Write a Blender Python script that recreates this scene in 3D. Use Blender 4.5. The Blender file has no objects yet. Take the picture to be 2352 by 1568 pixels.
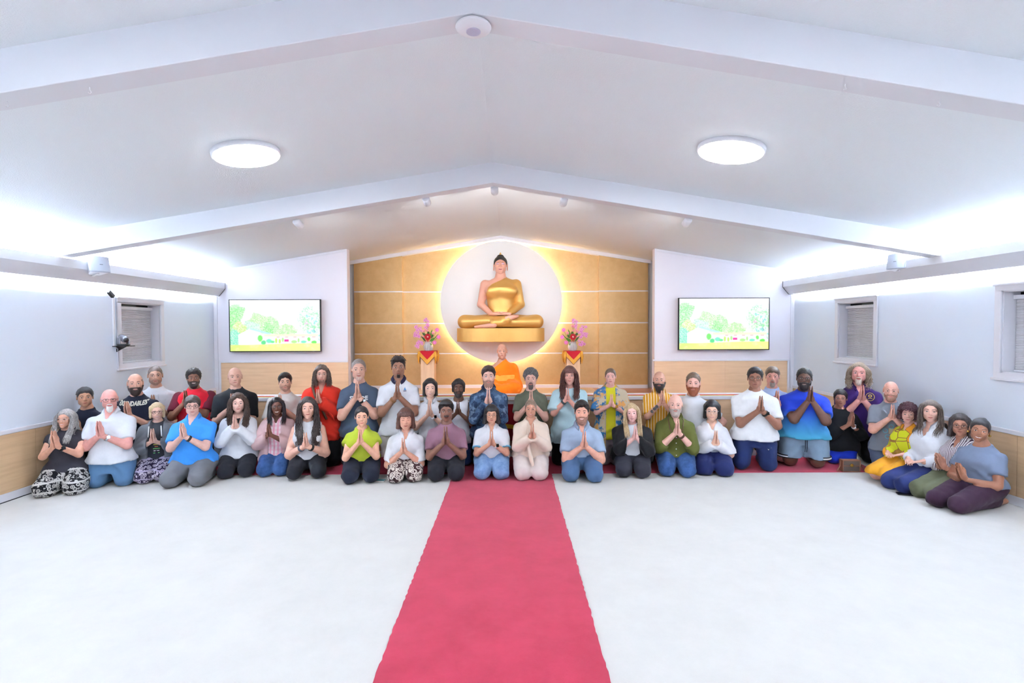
import bpy, bmesh, math, random
import numpy as np
from mathutils import Matrix, Vector
from mathutils.bvhtree import BVHTree

random.seed(7)
S = bpy.context.scene
COL = S.collection
R = math.radians

# ------------------------------------------------------------------ camera
F, HCAM = 1176.0, 1.55            # focal length in pixels of a 2352 wide frame, eye height
cam_d = bpy.data.cameras.new('camera')
cam_d.sensor_width = 36.0
cam_d.lens = F / 2352 * 36
cam_d.clip_start = 0.05
cam = bpy.data.objects.new('camera', cam_d)
COL.objects.link(cam)
CAM_LOC = Vector((0.11, 0.0, HCAM))
CAM_ROT = Matrix.Rotation(R(-0.195), 3, 'Z') @ Matrix.Rotation(R(90 - 1.51), 3, 'X') @ Matrix.Rotation(R(-0.2), 3, 'Z')
cam.matrix_world = Matrix.Translation(CAM_LOC) @ CAM_ROT.to_4x4()
S.camera = cam

# ------------------------------------------------------------------ world, exposure, colour
S.view_settings.view_transform = 'Standard'
S.view_settings.look = 'None'
S.view_settings.exposure = 1.62
S.view_settings.gamma = 1.0
S.view_settings.use_curve_mapping = False
w = bpy.data.worlds.new('world'); S.world = w
w.use_nodes = True
w.node_tree.nodes['Background'].inputs[0].default_value = (0.02, 0.025, 0.035, 1)   # night outside
w.node_tree.nodes['Background'].inputs[1].default_value = 1.0

LAMP_COL = (0.89, 0.945, 1.0)
E_LAMP, E_COVE, E_HALO, E_SPOT, E_TV = 17.3, 104.0, 8.5, 23.0, 0.36

# ------------------------------------------------------------------ helpers
def lin(c):
    """sRGB 0-255 (or hex string) -> linear rgba"""
    if isinstance(c, str):
        c = tuple(int(c[i:i + 2], 16) for i in (0, 2, 4))
    o = []
    for v in c[:3]:
        v = v / 255.0
        o.append(v / 12.92 if v <= 0.04045 else ((v + 0.055) / 1.055) ** 2.4)
    return (o[0], o[1], o[2], 1.0)

def at(px, py, d):
    """point on the vertical plane y = d seen at photograph pixel (px, py)"""
    v = CAM_ROT @ Vector(((px - 1176) / F, -(py - 784) / F, -1.0))
    return CAM_LOC + v * (d / v.y)

MATS = {}
def newmat(name):
    m = bpy.data.materials.new(name); m.use_nodes = True
    nt = m.node_tree
    return m, nt, nt.nodes['Principled BSDF']

def nd(nt, typ, **kw):
    n = nt.nodes.new(typ)
    for k, v in kw.items():
        if k in n.inputs.keys() if isinstance(k, str) else False:
            n.inputs[k].default_value = v
        else:
            setattr(n, k, v)
    return n

def ramp(nt, stops, mode='LINEAR'):
    n = nt.nodes.new('ShaderNodeValToRGB')
    n.color_ramp.interpolation = mode
    e = n.color_ramp.elements
    while len(e) > 1: e.remove(e[0])
    e[0].position = stops[0][0]; e[0].color = stops[0][1]
    for p, c in stops[1:]:
        x = e.new(p); x.color = c
    return n

def objco(nt, scale=(1, 1, 1), rot=(0, 0, 0), loc=(0, 0, 0)):
    tc = nt.nodes.new('ShaderNodeTexCoord'); mp = nt.nodes.new('ShaderNodeMapping')
    mp.inputs['Scale'].default_value = scale; mp.inputs['Rotation'].default_value = rot
    mp.inputs['Location'].default_value = loc
    nt.links.new(tc.outputs['Object'], mp.inputs['Vector'])
    return mp.outputs['Vector']

def noise(nt, vec, scale, detail=3, rough=0.5):
    n = nt.nodes.new('ShaderNodeTexNoise')
    n.inputs['Scale'].default_value = scale; n.inputs['Detail'].default_value = detail
    n.inputs['Roughness'].default_value = rough
    nt.links.new(vec, n.inputs['Vector'])
    return n.outputs['Fac']

def bump(nt, bsdf, fac, strength=0.3, dist=0.002):
    b = nt.nodes.new('ShaderNodeBump')
    b.inputs['Strength'].default_value = strength; b.inputs['Distance'].default_value = dist
    nt.links.new(fac, b.inputs['Height']); nt.links.new(b.outputs['Normal'], bsdf.inputs['Normal'])

def mat(name, col, rough=0.5, metal=0.0, bumpscale=None, bumpstr=0.3, bumpdist=0.002, var=0.0, varscale=3.0,
        emit=None, estr=0.0, spec=0.5, trans=0.0, ior=1.45, alpha=1.0, coat=0.0):
    if name in MATS: return MATS[name]
    m, nt, b = newmat(name)
    c = lin(col)
    b.inputs['Base Color'].default_value = c
    b.inputs['Roughness'].default_value = rough
    b.inputs['Metallic'].default_value = metal
    b.inputs['Specular IOR Level'].default_value = spec
    b.inputs['Transmission Weight'].default_value = trans
    b.inputs['IOR'].default_value = ior
    b.inputs['Coat Weight'].default_value = coat
    if emit is not None:
        b.inputs['Emission Color'].default_value = (*emit[:3], 1); b.inputs['Emission Strength'].default_value = estr
    if var > 0:
        v = objco(nt)
        f = noise(nt, v, varscale, 4)
        lo = tuple(x * (1 - var) for x in c[:3]) + (1,); hi = tuple(min(1, x * (1 + var)) for x in c[:3]) + (1,)
        rp = ramp(nt, [(0.3, lo), (0.7, hi)])
        nt.links.new(f, rp.inputs['Fac']); nt.links.new(rp.outputs['Color'], b.inputs['Base Color'])
    if bumpscale:
        bump(nt, b, noise(nt, objco(nt), bumpscale, 2), bumpstr, bumpdist)
    MATS[name] = m
    return m

def wood(name, c1, c2, axis='x', rough=0.4, scale=1.0):
    if name in MATS: return MATS[name]
    m, nt, b = newmat(name)
    sc = {'x': (0.6, 9, 9), 'y': (9, 0.6, 9), 'z': (9, 9, 0.6)}[axis]
    v = objco(nt, tuple(s * scale for s in sc))
    f = noise(nt, v, 3.0, 6, 0.6)
    rp = ramp(nt, [(0.32, lin(c2)), (0.5, lin(c1)), (0.7, lin(c2))])
    rp.color_ramp.elements[1].color = tuple((a * .6 + bb * .4) for a, bb in zip(lin(c1), lin(c2)))
    rp.color_ramp.elements[2].color = lin(c1)
    nt.links.new(f, rp.inputs['Fac']); nt.links.new(rp.outputs['Color'], b.inputs['Base Color'])
    b.inputs['Roughness'].default_value = rough
    MATS[name] = m
    return m

# ------------------------------------------------------------------ mesh helpers
def mesh_np(name, V, Fq, mats, midx=None, smooth=True):
    """mesh from numpy: V (n,3), Fq list of arrays (faces of k corners each)"""
    me = bpy.data.meshes.new(name)
    if not isinstance(Fq, list): Fq = [Fq]
    Fq = [f for f in Fq if len(f)]
    me.vertices.add(len(V)); me.vertices.foreach_set('co', np.asarray(V, np.float32).ravel())
    tot = sum(f.size for f in Fq); npoly = sum(len(f) for f in Fq)
    me.loops.add(tot); me.polygons.add(npoly)
    me.loops.foreach_set('vertex_index', np.concatenate([f.ravel() for f in Fq]).astype(np.int32))
    sz = np.concatenate([np.full(len(f), f.shape[1]) for f in Fq])
    st = np.concatenate([[0], np.cumsum(sz)[:-1]]).astype(np.int32)
    me.polygons.foreach_set('loop_start', st)
    if midx is not None:
        me.polygons.foreach_set('material_index', np.asarray(midx, np.int32))
    me.polygons.foreach_set('use_smooth', np.full(npoly, smooth))
    for m in (mats if isinstance(mats, (list, tuple)) else [mats]): me.materials.append(m)
    me.update(calc_edges=True)
    me.validate()
    return me

def link(name, me, parent=None, loc=None, rotz=None):
    o = bpy.data.objects.new(name, me); COL.objects.link(o)
    if parent is not None: o.parent = parent
    if loc is not None: o.location = loc
    if rotz is not None: o.rotation_euler = (0, 0, rotz)
    return o

def tag(o, label=None, cat=None, group=None, kind=None):
    if label: o['label'] = label
    if cat: o['category'] = cat
    if group: o['group'] = group
    if kind: o['kind'] = kind
    return o

def empty(name, loc=(0, 0, 0), rotz=0):
    o = bpy.data.objects.new(name, None); COL.objects.link(o)
    o.location = loc; o.rotation_euler = (0, 0, rotz); o.empty_display_size = 0.05
    return o

class MB:
    """collects shapes into one mesh"""
    def __init__(s): s.v = []; s.f = []; s.m = []
    def add(s, V, Fs, mi=0):
        o = len(s.v); s.v += [tuple(p) for p in V]
        for f in Fs: s.f.append(tuple(i + o for i in f)); s.m.append(mi)
        return s
    def box(s, x0, x1, y0, y1, z0, z1, mi=0):
        V = [(x, y, z) for x in (x0, x1) for y in (y0, y1) for z in (z0, z1)]
        return s.add(V, [(0, 1, 3, 2), (4, 6, 7, 5), (0, 4, 5, 1), (2, 3, 7, 6), (0, 2, 6, 4), (1, 5, 7, 3)], mi)
    def prism(s, poly, axis, a, b, mi=0):
        """poly: list of 2d points, extruded along axis from a to b"""
        n = len(poly)
        def P(p, t):
            if axis == 'x': return (t, p[0], p[1])
            if axis == 'y': return (p[0], t, p[1])
            return (p[0], p[1], t)
        V = [P(p, a) for p in poly] + [P(p, b) for p in poly]
        Fs = [tuple(range(n)), tuple(range(2 * n - 1, n - 1, -1))]
        Fs += [(i, i + n, (i + 1) % n + n, (i + 1) % n) for i in range(n)]
        return s.add(V, Fs, mi)
    def tube(s, pts, rad, sides=8, mi=0, cap=True):
        pts = [Vector(p) for p in pts]
        n = len(pts)
        if not hasattr(rad, '__len__'): rad = [rad] * n
        V = []; Fs = []
        up = None
        for i, p in enumerate(pts):
            t = (pts[min(i + 1, n - 1)] - pts[max(i - 1, 0)])
            if t.length < 1e-9: t = Vector((0, 0, 1))
            t.normalize()
            if up is None:
                up = Vector((0, 0, 1)) if abs(t.z) < .9 else Vector((1, 0, 0))
            a = t.cross(up)
            if a.length < 1e-4: a = t.orthogonal()
            a.normalize(); b2 = a.cross(t).normalized(); up = b2
            for k in range(sides):
                an = 2 * math.pi * k / sides
                V.append(p + (a * math.cos(an) + b2 * math.sin(an)) * rad[i])
        for i in range(n - 1):
            for k in range(sides):
                k2 = (k + 1) % sides
                Fs.append((i * sides + k, i * sides + k2, (i + 1) * sides + k2, (i + 1) * sides + k))
        if cap:
            Fs.append(tuple(range(sides - 1, -1, -1))); Fs.append(tuple(range((n - 1) * sides, n * sides)))
        return s.add(V, Fs, mi)
    def lathe(s, prof, sides=24, c=(0, 0, 0), mi=0, axis='z', sx=1, sy=1):
        V = []; Fs = []
        n = len(prof)
        for (r, z) in prof:
            for k in range(sides):
                a = 2 * math.pi * k / sides
                p = (r * math.cos(a) * sx, r * math.sin(a) * sy, z)
                if axis == 'y': p = (p[0], p[2], p[1])
                if axis == 'x': p = (p[2], p[0], p[1])
                V.append((p[0] + c[0], p[1] + c[1], p[2] + c[2]))
        for i in range(n - 1):
            for k in range(sides):
                k2 = (k + 1) % sides
                Fs.append((i * sides + k, i * sides + k2, (i + 1) * sides + k2, (i + 1) * sides + k))
        Fs.append(tuple(range(sides - 1, -1, -1))); Fs.append(tuple(range((n - 1) * sides, n * sides)))
        return s.add(V, Fs, mi)
    def ball(s, c, r, mi=0, seg=10, rings=6, M=None):
        if not hasattr(r, '__len__'): r = (r, r, r)
        V = []; Fs = []
        for i in range(rings + 1):
            th = math.pi * i / rings
            for k in range(seg):
                a = 2 * math.pi * k / seg
                p = Vector((r[0] * math.sin(th) * math.cos(a), r[1] * math.sin(th) * math.sin(a), r[2] * math.cos(th)))
                if M is not None: p = M @ p
                V.append((p.x + c[0], p.y + c[1], p.z + c[2]))
        for i in range(rings):
            for k in range(seg):
                k2 = (k + 1) % seg
                Fs.append((i * seg + k, (i + 1) * seg + k, (i + 1) * seg + k2, i * seg + k2))
        return s.add(V, Fs, mi)
    def xform(s, M):
        s.v = [tuple(M @ Vector(p)) for p in s.v]; return s
    def mesh(s, name, mats, smooth=False):
        me = bpy.data.meshes.new(name)
        me.from_pydata(s.v, [], s.f)
        for m in (mats if isinstance(mats, (list, tuple)) else [mats]): me.materials.append(m)
        me.polygons.foreach_set('material_index', s.m)
        me.polygons.foreach_set('use_smooth', [smooth] * len(s.f))
        bm = bmesh.new(); bm.from_mesh(me)
        bmesh.ops.remove_doubles(bm, verts=bm.verts, dist=1e-6)
        bmesh.ops.recalc_face_normals(bm, faces=bm.faces); bm.to_mesh(me); bm.free()
        me.update()
        return me
    def build(s, name, mats, parent=None, smooth=False, loc=None, rotz=None, bevel=0.0):
        o = link(name, s.mesh(name, mats, smooth), parent, loc, rotz)
        if bevel > 0:
            md = o.modifiers.new('bevel', 'BEVEL'); md.width = bevel; md.segments = 2; md.limit_method = 'ANGLE'
        return o

def struct(o):
    o['kind'] = 'structure'; return o
# ================================================================== ROOM
XL, XR = -4.445, 4.492         # side walls
XC = -0.055                    # ridge, statue axis
ZR, SL = 3.155, 0.165          # ridge height, ceiling slope
YTV, YG, YB = 7.9, 9.07, -3.4  # tv partitions, gold wall, wall behind the camera
def zc(x): return ZR - SL * abs(x - XC)

M_wall = mat('wall_paint', (230, 238, 250), 0.6, bumpscale=60, bumpstr=0.08, bumpdist=0.001)
M_ceil = mat('ceiling_texture', (236, 242, 246), 0.75, bumpscale=140, bumpstr=0.55, bumpdist=0.004)
M_beam = mat('beam_paint', (228, 230, 236), 0.5)
M_trim = mat('white_trim', (232, 231, 238), 0.4)
M_blk = mat('black_plastic', (18, 18, 20), 0.4)
M_white = mat('white_plastic', (235, 235, 240), 0.35)
M_wood = wood('maple_laminate', (232, 196, 158), (218, 180, 142), 'x', 0.38)
M_woody = wood('maple_laminate_side', (226, 192, 152), (212, 176, 136), 'y', 0.38)
M_woodz = wood('maple_laminate_upright', (226, 192, 158), (212, 174, 140), 'z', 0.4)
M_floorwood = wood('stage_boards', (206, 140, 98), (190, 124, 82), 'x', 0.3)
M_gold = None

def gold_mat():
    m, nt, b = newmat('gold_wallcovering')
    v = objco(nt)
    f = noise(nt, v, 9, 6, 0.65)
    rp = ramp(nt, [(0.3, lin((200, 163, 108))), (0.7, lin((211, 176, 122)))])
    nt.links.new(f, rp.inputs['Fac']); nt.links.new(rp.outputs['Color'], b.inputs['Base Color'])
    b.inputs['Metallic'].default_value = 0.25; b.inputs['Roughness'].default_value = 0.42
    bump(nt, b, noise(nt, objco(nt), 260, 2), 0.12, 0.001)
    return m
M_gold = gold_mat()

def carpet(name, c, c2, sc=420):
    m, nt, b = newmat(name)
    v = objco(nt)
    f = noise(nt, v, 3.2, 8, 0.72)
    rp = ramp(nt, [(0.33, lin(c2)), (0.62, lin(c))])
    nt.links.new(f, rp.inputs['Fac']); nt.links.new(rp.outputs['Color'], b.inputs['Base Color'])
    b.inputs['Roughness'].default_value = 0.95; b.inputs['Specular IOR Level'].default_value = 0.15
    b.inputs['Sheen Weight'].default_value = 0.15
    bump(nt, b, noise(nt, objco(nt), sc, 3, 0.7), 0.5, 0.004)
    return m
M_carpet = carpet('white_carpet', (217, 214, 210), (210, 207, 203))
M_red = carpet('red_carpet', (182, 45, 73), (166, 33, 61))

# floor
struct(MB().box(XL - .1, XR + .1, YB - .1, YG + .3, -0.08, 0.0).build('floor', M_carpet))

def runner(name, label, x0, x1, y0, y1, z, step=0.03, sides=True):
    rnd = random.Random(name)
    pts = []
    n = int((y1 - y0) / step)
    Lx = [(x0 + rnd.uniform(-.004, .004), y0 + (y1 - y0) * i / n) for i in range(n + 1)]
    Rx = [(x1 + rnd.uniform(-.004, .004), y0 + (y1 - y0) * i / n) for i in range(n + 1)]
    V = []; Fs = []
    for (a, b_) in zip(Lx, Rx):
        V += [(a[0], a[1], 0), (a[0], a[1], z), (b_[0], b_[1], z), (b_[0], b_[1], 0)]
    for i in range(n):
        o = i * 4
        Fs += [(o, o + 1, o + 5, o + 4), (o + 1, o + 2, o + 6, o + 5), (o + 2, o + 3, o + 7, o + 6)]
    Fs += [(0, 3, 2, 1), (n * 4, n * 4 + 1, n * 4 + 2, n * 4 + 3)]
    o = MB().add(V, Fs).build(name, M_red)
    tag(o, label, 'carpet')
    return o
runner('carpet_runner', 'red carpet runner laid up the middle of the white floor', -0.497, 0.543, -3.2, 5.41, 0.006)
runner('carpet_strip', 'wide dark red carpet strip along the foot of the stage', -4.02, 4.05, 5.41, 6.115, 0.006)

# side walls with window holes ------------------------------------------------
def side_wall(name, x, sgn, wins):
    """wall slab at x (inner face); sgn = -1 left, +1 right; built round the holes"""
    t = 0.16
    xa, xb = (x - t, x) if sgn < 0 else (x, x + t)
    zt = zc(x) + 0.02
    ys = [YB] + [v for (a, b_) in wins for v in (a, b_)] + [YG + .2]
    mb = MB()
    for i in range(0, len(ys), 2): mb.box(xa, xb, ys[i], ys[i + 1], 0, zt)
    for (a, b_) in wins:
        mb.box(xa, xb, a, b_, 0, WZ0); mb.box(xa, xb, a, b_, WZ1, zt)
    return struct(mb.build(name, M_wall))
WZ0, WZ1 = 1.135, 1.865     # window openings
LW = [(6.0, 6.675)]
RW = [(3.87, 4.545), (6.145, 6.815)]
wl = side_wall('wall_left', XL, -1, LW)
wr = side_wall('wall_right', XR, 1, RW)
struct(MB().box(XL - .1, XR + .1, YB - .12, YB, 0, 3.2).build('wall_front', M_wall))
wb = struct(MB().prism([(XL - .1, 0), (XR + .1, 0), (XR + .1, zc(XR)), (XC, ZR), (XL - .1, zc(XL))], 'y', YG, YG + .12).build('wall_back', M_wall))

# ceiling
struct(MB().prism([(XL - .1, zc(XL - .1)), (XC, ZR), (XR + .1, zc(XR + .1)), (XR + .1, zc(XR + .1) + .1), (XC, ZR + .1), (XL - .1, zc(XL - .1) + .1)], 'y', YB - .1, YG + .2).build('ceiling', M_ceil))
# beams
def beam(name, y, th=0.14, dep=0.196):
    pl = [(XL, zc(XL) + .01), (XC, ZR + .01), (XR, zc(XR) + .01), (XR, zc(XR) - dep), (XC, ZR - dep), (XL, zc(XL) - dep)]
    o = MB().prism(pl, 'y', y, y + th).build(name, M_beam, bevel=0.004)
    return struct(o)
beam('trim_1', 2.33); beam('trim_2', 5.007); beam('trim_3', -0.4)

# chair rail, wainscot panels and baseboards on the side walls
def side_panels(wall, x, sgn, cuts, side):
    def slab(a, b_, z0, z1, t): return MB().box(min(x, x - sgn * t), max(x, x - sgn * t), a, b_, z0, z1)
    for i in range(len(cuts) - 1):
        slab(cuts[i] + .0015, cuts[i + 1] - .0015, 0.07, 0.612, 0.008).build('wainscot_panel', M_woody, wall)
    slab(YB, YTV, 0.607, 0.648, 0.02).build('chair_rail', M_trim, wall, bevel=.006)
    struct(slab(YB, YTV, 0.0, 0.078, 0.014).build('baseboard_' + side, M_trim, bevel=.003))
    if sgn < 0: slab(YB, YTV, 0.0, 0.008, 0.017).build('floor_gap_strip', M_blk, wall)
side_panels(wl, XL, -1, [YB, -0.2, 2.45, 4.89, 7.33, YTV], 'left')
side_panels(wr, XR, 1, [YB, -0.5, 1.94, 4.38, 6.82, YTV], 'right')

# ------------------------------------------------------------------ windows
M_blind = mat('grey_cellular_shade', (212, 210, 215), 0.8, bumpscale=30, bumpstr=0.1)
M_glass = mat('dark_window_glass', (20, 24, 30), 0.08)
def window(n, x, sgn, y0, y1, cord=False):
    root = struct(empty('window_%d' % n, (x, (y0 + y1) / 2, WZ0)))
    wy = (y1 - y0) / 2; hz = WZ1 - WZ0; s = sgn
    fr = MB(); fw, fp = 0.06, 0.02
    for (a, b_, c, d) in ((-wy - fw, wy + fw, hz, hz + fw), (-wy - fw, wy + fw, -fw, 0), (-wy - fw, -wy, 0, hz), (wy, wy + fw, 0, hz)):
        fr.box(min(0, -s * fp), max(0, -s * fp), a, b_, c, d)
    for (a, b_, c, d) in ((-wy - fw - .008, wy + fw + .008, hz + fw - .014, hz + fw + .006), (-wy - fw - .012, wy + fw + .012, -fw - .006, -fw + .016)):
        fr.box(min(0, -s * (fp + .014)), max(0, -s * (fp + .014)), a, b_, c, d)
    fr.build('window_frame', M_trim, root, bevel=.004)
    rv = MB(); d = 0.155
    X = lambda a, b_: (min(s * a, s * b_), max(s * a, s * b_))
    for (a, b_, c, e) in ((-wy - .001, -wy + .012, 0, hz), (wy - .012, wy + .001, 0, hz), (-wy, wy, 0, .012), (-wy, wy, hz - .012, hz)):
        rv.box(*X(0.0, d), a, b_, c, e)
    rv.build('window_reveal', M_trim, root)
    MB().box(*X(d - .01, d), -wy, wy, 0, hz).build('window_pane', M_glass, root)
    # cellular shade with pleats
    n_ = 44; zt, zb = hz - .075, 0.03
    V = []; Fs = []
    for i in range(2 * n_ + 1):
        z = zb + (zt - zb) * i / (2 * n_); xx = s * (d - .045 - (.006 if i % 2 else 0.0))
        V += [(xx, -wy + .016, z), (xx, wy - .016, z)]
    for i in range(2 * n_): Fs.append((2 * i, 2 * i + 1, 2 * i + 3, 2 * i + 2))
    sh = MB().add(V, Fs).build('window_blind', M_blind, root)
    MB().box(*X(d - .075, d - .03), -wy + .014, wy - .014, zt, zt + .035).build('blind_headrail', M_white, sh)
    MB().box(*X(d - .06, d - .035), -wy + .014, wy - .014, zb - .016, zb).build('blind_bottom_rail', M_white, sh)
    MB().tube([(s * (d - .055), 0, zb + .002), (s * (d - .07), 0.03, zb - .012)], .004, 6).build('pull_tab', M_white, sh)
    return root
window(1, XL, -1, *LW[0]); window(2, XR, 1, *RW[1]); window(3, XR, 1, *RW[0])

# ------------------------------------------------------------------ tv partitions
def partition(side):
    s = -1 if side == 'left' else 1
    xo = XL if s < 0 else XR
    xi = -2.39 if s < 0 else 2.335
    x0, x1 = min(xo, xi), max(xo, xi)
    pl = [(x0, 0), (x1, 0), (x1, zc(x1) + .005), (x0, zc(x0) + .005)]
    root = struct(MB().prism(pl, 'y', YTV, YTV + .12).build('wall_stage_' + side, mat('partition_paint', (236, 232, 240), .55)))
    # white edge trims
    ed = MB()
    e0, e1 = (xi - .025, xi) if s < 0 else (xi, xi + .025)
    ed.box(min(e0, e1), max(e0, e1), YTV - .012, YTV, 1.06, zc(xi) - .036)
    pz = [(x0, zc(x0) - .035), (x1, zc(x1) - .035), (x1, zc(x1)), (x0, zc(x0))]
    ed.prism(pz, 'y', YTV - .012, YTV)
    a, b_ = (xo, xo + .055) if s < 0 else (xo - .055, xo)
    ed.box(a, b_, YTV - .012, YTV, 0.6, 2.05)
    ed.build('edge_trim', M_trim, root)
    # wainscot: panels in a white frame
    wa, wb_ = (xo + .10, xi) if s < 0 else (xi, xo - .10)
    zt = 1.03
    cut = wa + (wb_ - wa) * (0.5 if s < 0 else 0.53)
    for (p, q) in ((wa, cut), (cut, wb_)):
        for (c, d) in ((0.49, 0.93), (0.93, zt)):
            MB().box(p + .0008, q - .0008, YTV - .012, YTV, c, d).build('wainscot_panel', M_wood, root)
    fr = MB().box(wa - .03, wb_ + (.0 if s < 0 else .03), YTV - .02, YTV, zt, zt + .028)
    if s < 0: fr.box(wa - .03, wa, YTV - .018, YTV, 0.49, zt)
    else: fr.box(wb_, wb_ + .03, YTV - .018, YTV, 0.49, zt)
    fr.build('wainscot_frame', M_trim, root, bevel=.003)
    return root
partition('left'); partition('right')

# ------------------------------------------------------------------ stage
ZS = 0.485
struct(MB().box(-3.37, 3.40, 6.42, YTV, 0.0, ZS).box(-3.37, 3.40, YTV, YG, 0.0, ZS).build('floor_stage', M_floorwood))
SF = 6.137
sx0, sx1 = -3.37, 3.40
st = empty('stage_front', (0, SF, 0))
tag(st, 'maple panelled stage front with white nosing behind the kneeling people', 'stage')
cuts = [sx0 + (sx1 - sx0) * i / 6 for i in range(7)]
for i in range(6):
    MB().box(cuts[i] + .001, cuts[i + 1] - .001, 0, .02, .07, .685).build('front_panel', M_wood, st)
MB().box(sx0, sx1, .02, .28, 0, .70).build('core', M_wood, st)
MB().box(sx0 - .01, sx1 + .01, -.02, .30, .683, .7255).build('nosing', M_trim, st, bevel=.005)
MB().box(sx0, sx1, .004, .03, .7255, .731).build('yellow_edge_strip', mat('olive_yellow', (206, 198, 120), .5), st)
MB().box(sx0, sx1, .05, .09, .7255, .733).build('red_edge_strip', mat('red_strip', (200, 40, 50), .6), st)
MB().box(sx0, sx1, -.018, .0, 0, .075).build('baseboard', M_trim, st, bevel=.004)
MB().box(sx0 - .005, sx0 + .02, -.015, .28, 0, .69).build('end_trim', M_trim, st)
MB().box(sx1 - .02, sx1 + .005, -.015, .28, 0, .69).build('end_trim', M_trim, st)
# low plinth on the stage floor, centre
pl = empty('platform_step', (XC, 8.35, ZS)); tag(pl, 'low wooden platform step below the statue on the stage', 'platform')
MB().box(-1.55, 1.55, -.35, .35, 0, .045).build('deck', M_wood, pl)
MB().box(-1.56, 1.56, -.36, -.345, 0, .047).build('edge', M_woodz, pl)

# red banner on the stage front
bn = empty('banner', (-0.05, SF - .03, .2)); tag(bn, 'red cloth banner with yellow stripe hung on the stage front', 'banner')
mr, my = mat('banner_red', (176, 14, 40), .8), mat('banner_yellow', (228, 176, 40), .7)
MB().box(-.43, .43, 0, .008, 0, .44).build('cloth', mr, bn)
MB().add([(-.43, -.003, .24), (.43, -.003, .10), (.43, -.003, .16), (-.43, -.003, .27), (-.43, 0.004, .24), (.43, 0.004, .10), (.43, 0.004, .16), (-.43, 0.004, .27)],
         [(0, 1, 2, 3), (7, 6, 5, 4), (0, 4, 5, 1), (3, 2, 6, 7)]).build('stripe', my, bn)
MB().box(-.44, .44, -.004, .012, .44, .475).build('hem_rail', M_trim, bn)

# ------------------------------------------------------------------ gold feature wall (panels, strips, baseboard)
rows = [0.547, 1.103, 1.635, 2.19, None]
bays = [(-2.615, -1.775, .10), (-1.775, 1.665, .02), (1.665, 2.525, .10)]
for (a, b_, t) in bays:
    if b_ - a > 2: segs = [(a, a + .86), (a + .86, b_ - .86), (b_ - .86, b_)]
    else: segs = [(a, b_)]
    for r in range(4):
        for (p, q) in segs:
            z0 = rows[r] + (.010 if r else 0)
            if rows[r + 1] is None:
                xs = [p, q] if (q < XC or p > XC) else [p, XC, q]
                pl_ = [(p, z0), (q, z0)] + [(x, zc(x) - .05) for x in reversed(xs)]
            else:
                pl_ = [(p, z0), (q, z0), (q, rows[r + 1] - .010), (p, rows[r + 1] - .010)]
            MB().prism(pl_, 'y', YG - t, YG).build('gold_panel', M_gold, wb)
    for r in (1, 2, 3):
        MB().box(a, b_, YG - t + .004, YG, rows[r] - .011, rows[r] + .011).build('white_strip', M_white, wb)
    MB().box(a, b_, YG - t - .012, YG, ZS, .547).build('baseboard', M_trim, wb, bevel=.004)
cr = MB()
for s in (-1, 1):
    xs = [XC, XC + s * 2.62]
    cr.prism([(xs[0], zc(xs[0]) - .06), (xs[1], zc(xs[1]) - .06), (xs[1], zc(xs[1]) + .01), (xs[0], zc(xs[0]) + .01)], 'y', YG - .13, YG)
cr.build('crown_trim', M_trim, wb)

# ------------------------------------------------------------------ light coves along the side walls
M_led = mat('led_strip', (255, 255, 255), .5, emit=LAMP_COL, estr=E_COVE)
def cove(side):
    s = 1 if side == 'left' else -1        # direction into the room
    x = XL if s > 0 else XR
    root = empty('light_cove', (x, YTV, 2.0))
    tag(root, 'long white light cove along the %s' % ('window wall with the pan tilt camera' if s > 0 else 'wall with two windows'), 'light cove')
    y0, y1 = YB - YTV + .02, -.004
    P = lambda L: [(s * a, b_ - 2.0) for a, b_ in L]
    # front board, chamfer board, back board left open above and below
    MB().prism(P([(.178, 2.255), (.178, 2.168), (.166, 2.168), (.166, 2.255)]), 'y', y0, y1).build('front_board', M_beam, root)
    MB().prism(P([(.178, 2.168), (.086, 2.057), (.080, 2.068), (.166, 2.172)]), 'y', y0, y1).build('chamfer_board', M_beam, root)
    MB().prism(P([(.086, 2.057), (.060, 2.057), (.060, 2.064), (.086, 2.066)]), 'y', y0, y1).build('bottom_lip', M_beam, root)
    for yy in np.arange(y0 + .3, y1, 1.5):
        MB().box(min(0, s * .115), max(0, s * .115), yy, yy + .02, .13, .145).build('bracket', M_beam, root)
    # dark gap trim at the far end
    MB().prism(P([(.182, 2.257), (.182, 2.165), (.088, 2.052), (.0, 2.052), (.0, 2.058), (.084, 2.058), (.176, 2.168), (.176, 2.257)]), 'y', y1, y1 + .004).build('end_gap', M_blk, root)
    MB().box(min(s * .10, s * .125), max(s * .10, s * .125), y0, y1 - .35, .15, .165).build('led_strip', M_led, root)
    return root
cove('left'); cove('right')

# ------------------------------------------------------------------ round ceiling lamps
M_lamp = mat('lamp_diffuser', (255, 255, 255), .5, emit=LAMP_COL, estr=E_LAMP)
def ceiling_lamp(x, y, label, group=None):
    s = 1 if x > XC else -1
    root = empty('ceiling_lamp', (x, y, zc(x)))
    root.rotation_euler = (0, math.atan(SL) * s, 0)
    tag(root, label, 'ceiling lamp', group)
    MB().lathe([(.236, .004), (.236, -.026), (.226, -.032)], 40).build('housing', M_white, root, True)
    MB().lathe([(.222, -.028), (.222, -.036), (.19, -.041), (.0005, -.043)], 40).build('diffuser', M_lamp, root, True)
ceiling_lamp(-1.843, 3.84, 'round white ceiling lamp on the slope above the wall with one window')
ceiling_lamp(1.735, 3.785, 'round white ceiling lamp on the slope above the wall with two windows')
for (x, y) in ((-1.84, 1.05), (1.74, 1.05), (-1.84, -1.9), (1.74, -1.9)):  # unseen lamps, added outside the frame to light the room from the front
    ceiling_lamp(x, y, 'unseen round ceiling lamp added out of view to light the room', 'unseen lamps added to light the room')

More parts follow.
